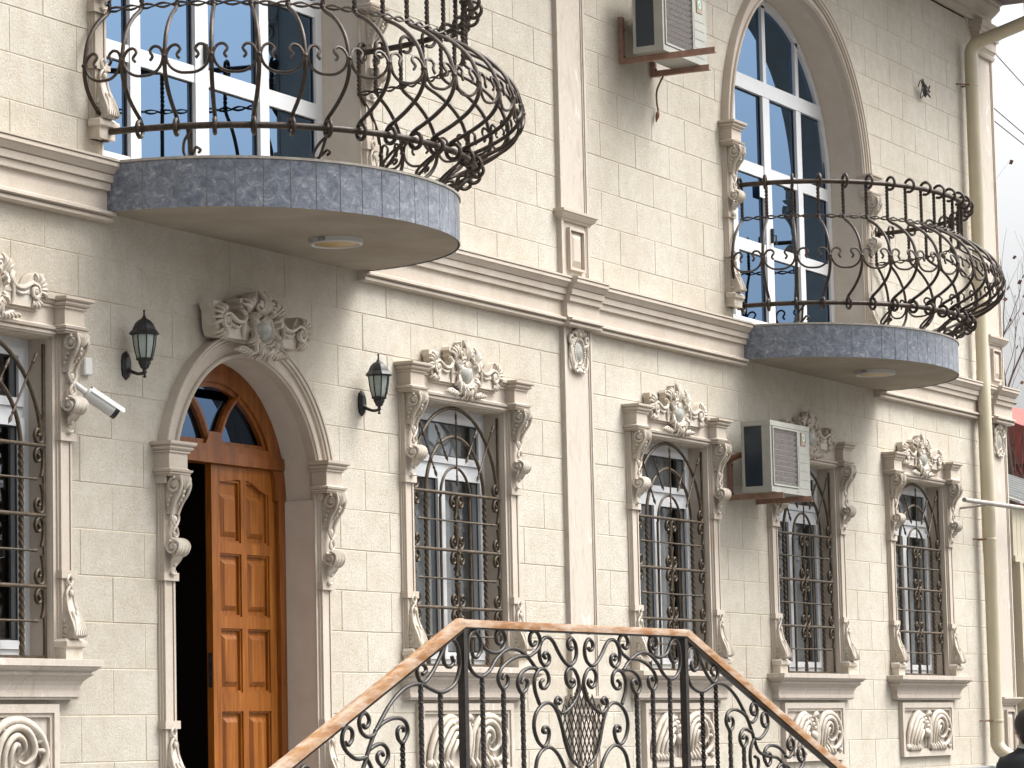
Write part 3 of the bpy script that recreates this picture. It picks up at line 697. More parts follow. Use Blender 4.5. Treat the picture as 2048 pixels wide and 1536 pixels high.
b.box(-hw-.04, -hw, .0205, .24, 1.05, DOOR_Z); b.box(hw, hw+.04, .0205, .24, 1.05, DOOR_Z); b.box(-hw-.02, -hw, 0, .0205, 1.05, DOOR_Z); b.box(hw, hw+.02, 0, .0205, 1.05, DOOR_Z); b.ring(0, DOOR_Z, [(DOOR_R+.001, .02), (DOOR_R+.04, .02), (DOOR_R+.04, .24), (DOOR_R+.001, .24)], 0, pi, 56)
b.obj('reveal', 'reveal_plaster', ent, 30)
b = MB()          # timber frame and fanlight
b.box(-.769, -.70, .20, .29, 1.1, DOOR_Z); b.box(.70, .769, .20, .29, 1.1, DOOR_Z); b.ring(0, DOOR_Z, [(.665, .20), (.784, .20), (.784, .29), (.665, .29)], 0, pi, 56)
b.box(-.75, .75, .185, .29, 3.235, 3.305); b.box(-.70, .70, .194, .285, 3.3055, 3.345)
b.obj('door_frame', 'frame_wood', ent, 30)
b = MB()
for s in (-1, 1):
    P = catmull([(s*.035, .235, 3.33), (s*.075, .235, 3.42), (s*.16, .235, 3.55), (s*.30, .235, 3.67)], 5); b.tube(P, 1, 8, (0, 1, 0), sq=(.022, .035))
b.prism([(-.10, 3.345), (.10, 3.345), (.055, 3.42), (-.055, 3.42)], .20, .275)
b.ring(0, DOOR_Z, [(.635, .215), (.668, .215), (.668, .28), (.635, .28)], radians(24), radians(156), 40); b.box(-.56, .56, .2175, .278, 3.3455, 3.372)
b.obj('fanlight_bars', 'frame_wood', ent, 30)
segs = [(a, 0) for a in range(22, 159, 4)]
pts = [(.64*cos(radians(a)), DOOR_Z+.64*sin(radians(a))) for a, _ in segs]
def fan_piece(lo, hi, name='pane'):
    pp = [(x, z) for x, z in pts if lo < x <= hi]
    return pp
for poly in ([q for q in pts if q[0] > .30] + [(.30, 3.67), (.15, 3.54), (.06, 3.40), (.05, 3.36), (.59, 3.36)][0:], ):
    MB().prism(poly, .245, .250).obj('pane', 'door_glass', ent, None)
MB().prism([(-q[0], q[1]) for q in reversed(poly)], .245, .250).obj('pane', 'door_glass', ent, None)
top = [q for q in pts if abs(q[0]) <= .31]
MB().prism(top + [(-.28, 3.67), (-.15, 3.56), (-.05, 3.42), (.05, 3.42), (.15, 3.56), (.28, 3.67)], .245, .250).obj('pane', 'door_glass', ent, None)
def door_leaf(parent):
    W, zt, zb = .705, 3.233, 1.11
    mb = MB(); st = .085; cols = [(st, .318), (.378, W-.075)]
    rowz = [(2.78, 3.16), (2.345, 2.715), (1.90, 2.275), (1.22, 1.79)]
    Y0, Y1 = .225, .268
    mb.box(0, st, Y0, Y1, zb, zt); mb.box(W-.075, W, Y0, Y1, zb, zt); mb.box(.318, .378, Y0, Y1, zb, zt)
    zs = [zb] + [v for r_ in reversed(rowz) for v in r_] + [zt]
    for x0, x1 in cols:
        for i in range(0, len(zs), 2): mb.box(x0, x1, Y0, Y1, zs[i], zs[i+1])
        for z0, z1 in rowz: mb.box(x0, x1, Y0+.026, Y1-.004, z0, z1)
    # shaped heads of the top panels
    for x0, x1, s in ((cols[0][0], cols[0][1], 1), (cols[1][0], cols[1][1], -1)):
        n = 8; top_ = [(x0+(x1-x0)*i/n, 3.161) for i in range(n+1)]
        cur = [(x0+(x1-x0)*i/n, 3.155-.055*(.5-.5*cos(pi*((1-i/n) if s > 0 else 0 if False else i/n)))*(0.35 if s > 0 else 1.3)) for i in range(n+1)]
        mb.prism(top_ + list(reversed(cur)), Y0+.001, Y0+.03)
    leaf = mb.obj('door_leaf', 'door_wood', parent, None)
    for x0, x1 in cols:
        for z0, z1 in rowz:
            i_ = .034; zt_ = z1-(.06 if z1 > 3 else 0)
            a = MB().add([(x0+i_, Y0+.026, z0+i_), (x1-i_, Y0+.026, z0+i_), (x1-i_, Y0+.026, zt_-i_), (x0+i_, Y0+.026, zt_-i_),
                          (x0+i_+.022, Y0+.006, z0+i_+.03), (x1-i_-.022, Y0+.006, z0+i_+.03), (x1-i_-.022, Y0+.006, zt_-i_-.03), (x0+i_+.022, Y0+.006, zt_-i_-.03)],
                         [(0, 1, 5, 4), (1, 2, 6, 5), (2, 3, 7, 6), (3, 0, 4, 7), (4, 5, 6, 7)])
            a.obj('door_panel', 'door_wood', leaf, None)
            b_ = MB(); rect_frame(b_, x0, x1, z0, zt_ if z1 < 3 else z1-.012, .012, Y0+.010, Y0+.027); b_.obj('panel_bead', 'door_wood', leaf, None)
    l_ = MB(); l_.box(-.004, -.0005, Y0+.008, Y0+.034, 1.93, 2.13); l_.box(-.010, -.004, Y0+.014, Y0+.028, 2.0, 2.03); l_.obj('lock_plate', 'lantern_iron', leaf, None)
    return leaf
lf = door_leaf(ent); lf.location = (-.008, 0, 0)
lf2 = MB(); lf2.box(-.705, -.665, .27, .98, 1.11, 3.23); lf2.obj('door_leaf', 'frame_wood', ent, None)
h = MB(); h.tube([(-.55, 1.2, 1.9), (.2, 1.25, 2.75)], .03, 8)
for t in range(7): h.tube([(-.5+.11*t, 1.2, 1.05), (-.5+.11*t, 1.2, 1.95+.125*t)], .013, 6)
h.obj('inner_stair_rail', 'frame_wood', ent, None)

# ---------------------------------------------------------------- upper arched windows
for wi, c in enumerate(ARCH):
    aw = sub('arched_window', building, (c, 0, 0))
    b = MB(); b.ring(0, ARCH_Z, ring_prof(ARCH_R, ARCH_R+.14), 0, pi, 72); b.obj('arch_moulding', 'trim_stone', aw, 30)
    for s in (-1, 1): side_strip(s, ARCH_R-.01, 4.90, 6.17, (5.605, 5.29), aw, 6.17, 4.90)
    b = MB(); hw = ARCH_R-.002
    b.box(-hw-.06, -hw, .0205, .34, 4.76, ARCH_Z); b.box(hw, hw+.06, .0205, .34, 4.76, ARCH_Z); b.box(-hw-.02, -hw, 0, .0205, 4.76, ARCH_Z); b.box(hw, hw+.02, 0, .0205, 4.76, ARCH_Z)
    b.ring(0, ARCH_Z, [(ARCH_R+.001, .02), (ARCH_R+.05, .02), (ARCH_R+.05, .34), (ARCH_R+.001, .34)], 0, pi, 72)
    b.box(-hw, hw, .0, .34, 4.60, 4.775); b.obj('reveal', 'reveal_plaster', aw, 30)
    MB().box(-hw+.002, hw-.002, .262, .335, 4.776, 4.868).obj('threshold_tile', 'blue_tile', aw, None)
    b = MB(); y0, y1 = .265, .325; zb = 4.87; R = ARCH_R-.004
    b.box(-R, -R+.075, y0, y1, zb, ARCH_Z); b.box(R-.075, R, y0, y1, zb, ARCH_Z); b.box(-R+.075, R-.075, y0, y1, zb, zb+.075)
    b.ring(0, ARCH_Z, [(R-.07, y0), (R, y0), (R, y1), (R-.07, y1)], 0, pi, 60)
    MX = [-.70, 0., .70]
    for x in MX:
        wd = .052 if x else .07
        zt = ARCH_Z+sqrt((R-.05)**2-x*x); b.box(x-wd, x+wd, y0-.004, y1, zb+.06, 6.86); b.box(x-.034, x+.034, y0, y1, 6.86, zt)
    hz = .068; xe = sqrt((R-.03)**2-(6.90-ARCH_Z)**2); b.box(-xe, xe, y0-.008, y1, 6.84, 6.96)
    for z in (5.545, 6.20): b.box(-R+.05, R-.05, y0+.004, y1, z-.05, z+.05)
    b.obj('window_frame', 'pvc_white', aw, 30)
    g = MB(); xs = [-R+.075] + [v for x in MX for v in (x-(.052 if x else .07), x+(.052 if x else .07))] + [R-.075]
    for i in range(0, 8, 2):
        for z0, z1 in ((zb+.075, 5.495), (5.595, 6.15), (6.25, 6.84)):
            x0, x1 = xs[i], xs[i+1]
            if z1 > 6.5 and i in (0, 6):
                e = sqrt((R-.07)**2-(6.84-ARCH_Z)**2); poly = [(x0, z0), (x1, z0), (x1, z1), (max(x0, -e), z1)] if i == 0 else [(x0, z0), (x1, z0), (min(x1, e), z1), (x0, z1)]
            else: poly = [(x0, z0), (x1, z0), (x1, z1), (x0, z1)]
            MB().prism(poly, .292, .297).obj('pane', 'tinted_glass', aw, None)
            # dark rubber seal on the right-hand side of each light
            g.box(x1-.014, x1, .286, .291, z0, z1); g.box(x0, x0+.008, .286, .291, z0, z1); g.box(x0, x1, .286, .2905, z1-.008, z1)
    g.obj('gasket', 'dark_gasket', aw, None)
    bnd = [-xe, -.734, -.666, -.034, .034, .666, .734, xe]
    for i in range(0, 8, 2):
        x0, x1 = bnd[i], bnd[i+1]; n = 8
        arc = [(x0+(x1-x0)*j/n, ARCH_Z+sqrt(max(0, (R-.06)**2-(x0+(x1-x0)*j/n)**2))) for j in range(n+1)]
        poly = [(x0, 6.96), (x1, 6.96)] + [(x, max(z, 6.962)) for x, z in reversed(arc)]
        MB().prism(poly, .292, .297).obj('pane', 'tinted_glass', aw, None)
    if wi: MB().box(.26-.7+.25, .26-.7+.39, .258, .262, 5.98, 6.10).obj('paper_notice', 'pvc_white', aw, None)
    h = MB(); h.box(.015, .030, .235, .262, 5.62, 5.74); h.tube([(.022, .24, 5.68), (.022, .215, 5.68), (.022, .215, 5.60)], .007, 6); h.obj('handle', 'lantern_iron', aw, None)
    crest_at(aw, 0, -.040, 7.98, 1.3)
# ---------------------------------------------------------------- balconies
class HalfEllipse:
    "plan curve of a balcony from its left end at the wall round to the right end"
    def __init__(s, cx, a, dep, n=400, ex=2.12):
        s.cx, s.a, s.dep, s.ex = cx, a, dep, ex; q = 2/ex
        s.pts = [(cx-a*(abs(cos(pi*i/n))**q)*(1 if i*2 < n else -1), -dep*abs(sin(pi*i/n))**q) for i in range(n+1)]
        s.cum = [0.]
        for p, q in zip(s.pts, s.pts[1:]): s.cum.append(s.cum[-1]+hypot(q[0]-p[0], q[1]-p[1]))
        s.L = s.cum[-1]
    def at(s, d):
        d = min(max(d, 0), s.L-1e-6); lo, hi = 0, len(s.cum)-1
        while hi-lo > 1:
            md = (lo+hi)//2
            if s.cum[md] <= d: lo = md
            else: hi = md
        t = (d-s.cum[lo])/max(1e-9, s.cum[hi]-s.cum[lo]); p, q = s.pts[lo], s.pts[hi]
        return p[0]+(q[0]-p[0])*t, p[1]+(q[1]-p[1])*t
    def nrm(s, d):
        x, y = s.at(d); nx, ny = (x-s.cx)/s.a/s.a, y/s.dep/s.dep; l = hypot(nx, ny); return nx/l, ny/l
    def p3(s, d, o, z):
        x, y = s.at(d); nx, ny = s.nrm(d); return (x+nx*o, y+ny*o, z)
def text_mesh(txt, size, mat, depth=.0006):
    cu = bpy.data.curves.new('txt', 'FONT'); cu.body = txt; cu.size = size; cu.extrude = depth; cu.align_x = 'CENTER'; cu.align_y = 'CENTER'; cu.resolution_u = 2
    o = bpy.data.objects.new('txt', cu); col.objects.link(o); bpy.context.view_layer.update()
    me = bpy.data.meshes.new_from_object(o.evaluated_get(bpy.context.evaluated_depsgraph_get())); bpy.data.objects.remove(o); bpy.data.curves.remove(cu)
    me.materials.clear(); me.materials.append(MATS[mat]); return me
def balcony(cx, a, dep, z0, z1, label, widths):
    E = HalfEllipse(cx, a, dep); Ei = HalfEllipse(cx, a-.012, dep-.012)
    t = thing('balcony', label, 'balcony', (cx, 0, z0), 'curved balconies of the upper floor')
    N = 64
    b = MB(); ring = [Ei.at(Ei.L*i/N) for i in range(N+1)]
    n = N+1
    v = [(x-cx, y, z0-z0) for x, y in ring] + [(x-cx, y, z1-z0-.006) for x, y in ring]
    b.add(v, [tuple(range(n)), tuple(range(2*n-1, n-1, -1))] + [(i, i+1, n+i+1, n+i) for i in range(N)] + [(N, 0, n, n+N)])
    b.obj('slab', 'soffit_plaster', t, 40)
    b = MB(); v = []
    Et = HalfEllipse(cx, a+.008, dep+.008); rg = [Et.at(Et.L*i/N) for i in range(N+1)]
    v = [(x-cx, y, z1-z0-.006) for x, y in rg] + [(x-cx, y, z1-z0+.008) for x, y in rg]
    b.add(v, [tuple(range(n)), tuple(range(2*n-1, n-1, -1))] + [(i, i+1, n+i+1, n+i) for i in range(N)] + [(N, 0, n, n+N)]); b.obj('floor_edge', 'grout', t, 40)
    b = MB(); v = []; Eg = HalfEllipse(cx, a-.004, dep-.004)
    for i in range(N+1):
        x, y = Eg.at(Eg.L*i/N); v += [(x-cx, y, .004), (x-cx, y, z1-z0-.007)]
    b.add(v, [(2*i, 2*i+2, 2*i+3, 2*i+1) for i in range(N)]); b.obj('tile_bed', 'grout', t, 40)
    d = .012; k = 0
    while d < E.L-.03:
        w_ = widths[min(k, len(widths)-1)]; e = min(d+w_, E.L-.005); m_ = max(2, int(w_/.05)); b = MB(); v = []
        for i in range(m_+1):
            s_ = d+.0025+(e-d-.005)*i/m_
            for o in (-.003, 0.0 + random.uniform(-.0006, .0006)*0):
                x, y = E.at(s_); nx, ny = E.nrm(s_); v += [(x+nx*o-cx, y+ny*o, -.004), (x+nx*o-cx, y+ny*o, z1-z0-.008)]
        f = []
        for i in range(m_):
            q = 4*i; f += [(q+2, q+6, q+7, q+3), (q+3, q+7, q+5, q+1), (q+2, q, q+4, q+6)]
        f += [(0, 2, 3, 1), (4*m_, 4*m_+1, 4*m_+3, 4*m_+2)]
        b.add(v, f).obj('tile', 'blue_tile', t, 40); d = e; k += 1
    return t, E
BAL = [balcony(-4.165, 1.405, 1.235, 4.51, 4.778, 'larger curved balcony with blue-grey tiled edge above the wooden entrance door', [.05, .20, .20]+[.155]*40),
       balcony(4.64, 1.50, 1.135, 4.51, 4.768, 'curved balcony with blue-grey tiled edge near the downpipe on the right', [.30, .30, .30, .29]+[.15]*40)]
COLLAR = MB().blob((0, 0, 0), .018, .018, .016, 8, 5).mesh('collar', 'balcony_iron', 60)
def balcony_railing(E0, da, zb, zt, label, NB):
    E = HalfEllipse(E0.cx, E0.a+.02, E0.dep+da); cx = E.cx
    t = thing('balcony_railing', label, 'railing', (cx, 0, zb), 'bellied iron balcony railings')
    off = Vector((cx, 0, zb))
    def W(d, o, z):
        if o > .05: o *= .70+.30*min(1, min(d, E.L-d)/.55)
        return Vector(E.p3(d, o, z))-off
    NR = 90
    for z, r_, nm in ((zt, .0195, 'top_rail'), (zb, .019, 'bottom_rail')):
        MB().tube([W(E.L*i/NR, 0, z) for i in range(NR+1)], r_, 8).obj(nm, 'balcony_iron', t, 60)
    zn, zm = zt-.272, zb+.325         # neck and belly
    prof = [(-.038, zn), (-.005, zn-.030), (.085, zn-.075), (.180, zn-.145), (.255, zn-.235), (.292, zm+.005), (.285, zm-.075), (.235, zm-.145), (.155, zm-.20), (.075, zm-.240), (-.005, zb+.050), (-.036, zb+.01)]
    def belly(z):
        for (o0, z0_), (o1, z1_) in zip(prof, prof[1:]):
            if z1_ <= z <= z0_: return o0+(o1-o0)*(z0_-z)/(z0_-z1_)
        return -.038
    sp = E.L/NB; bars = [sp*(i+.25) for i in range(NB)] + [E.L-.03]
    for d in bars:
        b = MB()
        lower = [(o, z) for o, z in prof] + [(.006+.043*cos(radians(a)), zb-.004+.043*sin(radians(a))) for a in range(190, 500, 26)]
        P = catmull([W(d, o, z) for o, z in lower], 3); b.tube(P, .0122, 6)
        b.tube([W(d, -.040, zn+(zt-zn)*k/16) for k in range(17)], 1, 4, E.nrm(d)+(0,), sq=(.0115, .0115), twist=2.4)
        b.tube(catmull([W(d, .008+.050*cos(radians(a)), zt+.006+.050*sin(radians(a))) for a in range(196, -130, -24)], 2), .0118, 6)
        b.obj('baluster', 'balcony_iron', t, 60)
    zc = zm+.005
    tmpl = [(.33, -.018), (.27, .004), (.34, .036), (.25, .062), (.11, .050), (.035, .0), (.11, -.055), (.29, -.088), (.5, -.094), (.71, -.088), (.89, -.055), (.965, 0), (.89, .050), (.75, .062), (.66, .036), (.73, .004), (.67, -.018)]
    for d0, d1 in zip(bars, bars[1:]):
        P = catmull([W(d0+(d1-d0)*u_, belly(zc+z)+.004, zc+z) for u_, z in tmpl], 3)
        MB().tube(P, .0088, 5).obj('belt_scroll', 'balcony_iron', t, 60)
    for d in bars:
        put('collar', COLLAR, t, W(d, belly(zc), zc)); put('collar', COLLAR, t, W(d, -.036, zn))
    n = len(bars)*8; s = MB()
    for ph in (0, 1):
        s.tube([W(bars[0]+(bars[-1]-bars[0])*i/n, -.036+.008*cos(pi*i/4+ph*pi), zn+.004+.012*sin(2*pi*i/8+ph*pi)) for i in range(n+1)], [.0045+.0035*abs(sin(pi*i/4+.8*ph)) for i in range(n+1)], 5)
    s.obj('neck_band', 'balcony_iron', t, 60)
    for i, d in enumerate([.12, .30, .42, .50, .58, .70, .88]):
        d *= E.L; h_ = zb-E0_top+.0
        def SC(k): return W(d+k[0], -.16+1.05*k[1], E0_top+k[1])
        P = catmull([SC((.045, .012+.02, 0)), SC((.06, .045, 0)), SC((.035, .058, 0)), SC((.012, .03, 0)), SC((-.02, .012, 0)), SC((-.045, .035, 0)), SC((-.03, .085, 0)), SC((.0, .12, 0)), SC((.02, .145, 0))], 4)
        MB().tube(P, .0085, 6).obj('foot_scroll', 'balcony_iron', t, 60)
        MB().tube([W(d, -.16, E0_top-.002), W(d, -.10, E0_top+.05), W(d, -.004, zb)], .009, 6).obj('foot', 'balcony_iron', t, 60)
    # wall anchors
    for d, s_ in ((0, -1), (E.L, 1)):
        for z in (zt, zb): MB().lathe([(0, -.03), (.03, -.03), (.032, -.01), (.022, 0.0), (0, 0.0)], W(d, 0, z)+Vector((0, .0, 0)), 10, 'y').obj('wall_anchor', 'balcony_iron', t, 50)
    return t
E0_top = 4.786
balcony_railing(BAL[0][1], .12, 4.945, 5.90, 'bellied wrought iron railing on the larger balcony above the entrance door', 21)
E0_top = 4.776
balcony_railing(BAL[1][1], .12, 4.925, 5.885, 'bellied wrought iron railing on the right balcony beside the downpipe', 21)
for (x, y), r_, lab in (((-3.985, -.555), .155, 'round flush lamp with yellowish disc under the balcony above the door'), ((4.615, -.56), .165, 'round flush lamp under the right balcony')):
    t = thing('ceiling_light', lab, 'lamp', (x, y, 4.51), 'round lamps under the balconies')
    MB().lathe([(r_-.025, -.001), (r_-.025, -.030), (r_-.012, -.036), (r_, -.030), (r_+.004, -.001)], (0, 0, 0), 32).obj('trim_ring', 'lamp_trim', t, 40)
    MB().lathe([(0, -.030), (r_-.03, -.029), (r_-.024, -.024)], (0, 0, 0), 32).obj('diffuser', 'lamp_diffuser', t, 40)
    a = atan2(CAM.y-y, CAM.x-x)-radians(32)
    o = put('maker_mark', text_mesh('STR', .03, 'ink'), t, ((r_+.0045)*cos(a), (r_+.0045)*sin(a), -.016)); o.rotation_euler = (radians(90), 0, a+pi/2)

# ---------------------------------------------------------------- window grilles
def spear(mb, p, q, r_=.0062, y=0., head=.062):
    p, q = Vector((p[0], y, p[1])), Vector((q[0], y, q[1])); d = (q-p).normalized(); L = (q-p).length
    mb.tube([p+d*t for t in (0, .004, head*.45, head*.8, head, head+.008, head+.014, L-head-.014, L-head-.008, L-head, L-head*.8, L-head*.45, L-.004, L)],
            [.001, .002, .0115, .008, .006, .011, r_, r_, .011, .006, .008, .0115, .002, .001], 6)
def make_grille():
    P = {}
    b = MB()
    for s in (-1, 1): b.box(s*.604-.010, s*.604+.010, -.006, .006, 2.068, 3.735)
    b.box(-.594, .594, -.006, .006, 2.066, 2.084); P['border'] = [b]
    P['arch_bar'] = []
    for R, t in ((.588, .0115), (.4, .0115), (.2, .009)):
        m_ = MB(); m_.tube([(R*cos(pi*k/28), 0, 3.165+R*sin(pi*k/28)) for k in range(29)], 1, 8, (0, 1, 0), sq=(t, t)); P['arch_bar'].append(m_)
    P['upright'] = []
    for x in (-.2, .2): m_ = MB(); m_.tube([(x, .004, 2.08), (x, .004, 3.165)], 1, 8, (0, 1, 0), sq=(.009, .009)); P['upright'].append(m_)
    for x in (-.4, .4, 0): m_ = MB(); m_.tube([(x, 0, 2.08+1.085*k/56) for k in range(57)], 1, 4, (0, 1, 0), sq=(.0125, .0125), twist=6.5 if x else 7); P['upright'].append(m_)
    P['cross_bar'] = []
    for z in (3.19, 2.82, 2.445): m_ = MB(); m_.tube([(-.596, -.012, z), (.596, -.012, z)], 1, 8, (0, 1, 0), sq=(.0105, .0105)); P['cross_bar'].append(m_)
    P['spear'] = []
    for z in (3.01, 2.633, 2.263): m_ = MB(); spear(m_, (-.535, z), (.535, z), .0065, -.012, .05); P['spear'].append(m_)
    for p, q in (((0, 3.735), (0, 3.232)), ((.53, 3.69), (.27, 3.283)), ((-.53, 3.69), (-.27, 3.283)), ((.285, 3.634), (.12, 3.395)), ((-.285, 3.634), (-.12, 3.395))):
        m_ = MB(); spear(m_, p, q, .0065, -.016, .066); P['spear'].append(m_)
    base = [(.026, .165), (.010, .115), (.010, .04), (.030, .012), (.066, .022), (.080, .056), (.062, .086), (.040, .076), (.042, .056), (.056, .054)]
    P['scroll'] = []
    for z in (3.19, 2.82, 2.445):
        for xs in ((0, 1), (0, -1), (-.594, 1), (.594, -1)):
            for s in ((1, -1) if (z < 3.1 or xs[0]) else (-1,)):
                m_ = MB(); m_.tube(catmull([(xs[0]+xs[1]*u_, -.006, z+s*v) for u_, v in base], 3), 1, 6, (0, 1, 0), sq=(.008, .013)); P['scroll'].append(m_)
    P['collar'] = [MB().box(-.022, .022, -.026, .012, z-.012, z+.012) for z in (2.82, 2.445)] + [MB().box(-.018, .018, -.014, .014, z-.010, z+.010) for z in (3.09, 2.70, 2.33)]
    return {k: [m_.mesh(k, 'grille_iron', 50) for m_ in v] for k, v in P.items()}
GR = make_grille()
GL = ['ornate iron grille over the window cut off by the left edge of the picture', 'ornate iron grille over the window between the entrance door and the tall pilaster',
      'ornate iron grille over the first window right of the tall pilaster', 'ornate iron grille over the window partly hidden by the lower air conditioner', 'ornate iron grille over the last window, nearest the downpipe']
for c, lab in zip(WIN, GL):
    t = thing('window_grille', lab, 'grille', (c, .028, 2.066), 'iron grilles over the ground-floor windows')
    for nm, ms in GR.items():
        for me in ms: put(nm, me, t, (0, 0, -2.066))

# ---------------------------------------------------------------- stair landing and its railing
LAND=[
[(-1.252,2.045),(-1.244,2.021),(-1.202,2.017),(-1.163,2.052),(-1.163,2.108),(-1.223,2.15),(-1.281,2.125),(-1.303,2.061),(-1.3,1.994),(-1.257,1.942),(-1.167,1.916),(-1.069,1.947),(-0.987,2.012),(-0.867,2.061),(-0.742,2.061),(-0.617,2.016),(-0.531,1.957)],
[(-1.154,2.097),(-1.119,2.064),(-1.031,2.042),(-0.933,2.055),(-0.885,2.098),(-0.896,2.142),(-0.944,2.162),(-0.984,2.14),(-0.982,2.1),(-0.947,2.087),(-0.923,2.101)],
[(-0.617,2.026),(-0.718,2.028),(-0.835,2.005),(-0.938,1.959),(-0.973,1.906),(-0.949,1.868),(-0.917,1.855),(-0.873,1.877),(-0.864,1.914),(-0.902,1.931),(-0.926,1.906)],
[(-0.531,1.966),(-0.636,1.964),(-0.723,1.932),(-0.755,1.884),(-0.734,1.847),(-0.702,1.833),(-0.655,1.857),(-0.643,1.896),(-0.686,1.911),(-0.712,1.887)],
[(-0.617,2.026),(-0.526,2.06),(-0.482,2.104),(-0.498,2.143),(-0.545,2.164),(-0.59,2.147),(-0.606,2.116),(-0.583,2.087),(-0.542,2.095),(-0.534,2.112)],
[(-0.425,2.02),(-0.446,2.034),(-0.423,2.05),(-0.382,2.035),(-0.385,1.999),(-0.434,1.981),(-0.484,2.009),(-0.495,2.069),(-0.458,2.118),(-0.396,2.133),(-0.333,2.113),(-0.266,2.052),(-0.202,2.005),(-0.139,1.985),(-0.077,2.008),(-0.05,2.055),(-0.064,2.104),(-0.106,2.132),(-0.151,2.111),(-0.148,2.079),(-0.114,2.07),(-0.098,2.084)],
[(-0.458,1.905),(-0.49,1.891),(-0.481,1.863),(-0.433,1.862),(-0.393,1.893),(-0.401,1.937),(-0.452,1.964),(-0.518,1.952),(-0.561,1.904),(-0.554,1.842),(-0.506,1.775)],
[(-0.127,1.896),(-0.096,1.907),(-0.087,1.883),(-0.131,1.865),(-0.176,1.891),(-0.184,1.938),(-0.139,1.969),(-0.077,1.957),(-0.029,1.895),(-0.051,1.823),(-0.125,1.766),(-0.231,1.727),(-0.3,1.746),(-0.319,1.788),(-0.287,1.811),(-0.252,1.792),(-0.28,1.777)],
[(-0.441,1.624),(-0.473,1.628),(-0.465,1.65),(-0.42,1.65),(-0.401,1.62),(-0.423,1.573),(-0.47,1.549),(-0.537,1.581),(-0.577,1.652),(-0.553,1.723),(-0.476,1.771),(-0.388,1.781),(-0.311,1.745),(-0.255,1.666),(-0.207,1.563),(-0.144,1.479),(-0.04,1.432)],
[(-0.585,1.359),(-0.567,1.438),(-0.537,1.496),(-0.47,1.536),(-0.383,1.543),(-0.295,1.501),(-0.228,1.429),(-0.202,1.35)],
]
SLOPE=[
[(-1.474,2.016),(-1.457,1.988),(-1.494,1.964),(-1.546,1.976),(-1.566,2.021),(-1.545,2.071),(-1.489,2.102),(-1.428,2.088),(-1.396,2.034),(-1.391,1.967),(-1.436,1.888),(-1.514,1.85),(-1.607,1.835),(-1.713,1.856),(-1.795,1.876),(-1.893,1.872),(-1.997,1.842),(-2.112,1.778),(-2.204,1.7),(-2.276,1.63),(-2.329,1.56),(-2.353,1.519)],
[(-1.561,2.058),(-1.609,2.002),(-1.686,1.931),(-1.764,1.885),(-1.816,1.897),(-1.84,1.941),(-1.811,1.974),(-1.763,1.97),(-1.745,1.944),(-1.782,1.925)],
[(-2.279,1.628),(-2.337,1.619),(-2.396,1.643),(-2.417,1.693),(-2.39,1.728),(-2.348,1.732),(-2.321,1.706),(-2.33,1.676),(-2.364,1.664),(-2.38,1.681)],
[(-2.266,1.647),(-2.191,1.684),(-2.101,1.706),(-2.013,1.707),(-1.958,1.684),(-1.942,1.641),(-1.973,1.602),(-2.0,1.587),(-2.037,1.606),(-2.047,1.642),(-2.023,1.664),(-1.986,1.661),(-1.981,1.638)],
[(-2.353,1.523),(-2.447,1.515),(-2.543,1.554),(-2.58,1.603),(-2.567,1.648),(-2.529,1.668),(-2.487,1.651),(-2.486,1.611),(-2.522,1.583),(-2.55,1.596)],
[(-2.335,1.553),(-2.277,1.574),(-2.208,1.585),(-2.154,1.563),(-2.141,1.523),(-2.171,1.488),(-2.197,1.477),(-2.239,1.499),(-2.247,1.529),(-2.212,1.545),(-2.188,1.528)],
[(-2.425,1.449),(-2.396,1.501),(-2.353,1.523),(-2.308,1.507),(-2.281,1.446)],
]

SX, SY = -4.1295, -2.15
st = MB(); st.box(SX-1.45, SX+1.45, SY-.12, -.056, 0, 1.12)
for i in range(7):
    z = 1.12-.14*(i+1)+.0
    st.box(SX-1.45-.38*(i+1), SX-1.45-.38*i-.0005, SY-.12, -.60, 0, z); st.box(SX+1.45+.38*i+.0005, SX+1.45+.38*(i+1), SY-.12, -.60, 0, z)
structure(st.obj('stair_landing', 'granite', None, None))
sr = thing('stair_railing', 'black scrolled iron stair railing with varnished wooden handrail in front of the entrance', 'railing', (SX, SY, 1.12))
KL, KR = .396, .352
def zt_rail(x):
    return 2.166 if abs(x) < 1.36 else 2.166-(abs(x)-1.375)*(KL if x < 0 else KR)
def rail_seg(p, q, w_=.026, h_=.021, ext=0):
    p, q = Vector(p), Vector(q); mb = MB()
    mb.tube([p+(q-p)*k/6 for k in range(7)], 1, 12, (0, 1, 0), sq=(h_, w_)); return mb
ZR = 2.188-1.12
rail_seg((-1.375, 0, ZR), (1.375, 0, ZR)).obj('handrail', 'rail_wood', sr, 50)
rail_seg((-1.372, -.001, ZR+.002), (-3.95, -.001, ZR-.002-2.575*KL), .026, .026).obj('handrail', 'rail_wood', sr, 50)
rail_seg((1.372, -.001, ZR+.002), (4.1, -.001, ZR-.002-2.725*KR), .026, .026).obj('handrail', 'rail_wood', sr, 50)
for p, q in (((-1.36, ZR-.024), (1.36, ZR-.024)), ((-1.36, ZR-.035), (-3.93, ZR-.035-2.57*KL)), ((1.36, ZR-.035), (4.08, ZR-.035-2.72*KR))):
    MB().tube([(p[0], 0, p[1]), (q[0], 0, q[1])], 1, 8, (0, 1, 0), sq=(.006, .018)).obj('flat_bar', 'stair_iron', sr, 50)
jn = MB(); jn.tube([(-2.62, 0, ZR-.475-.024), (-2.60, 0, ZR-.465-.024), (-2.595, 0, ZR-.463-.024)], 1, 12, (0, 1, 0), sq=(.0268, .0268)); jn.obj('rail_joint', 'galvanised', sr, 50)
def post(x, z0, z1): MB().box(x-.020, x+.020, -.020, .020, z0, z1).obj('post', 'stair_iron', sr, None)
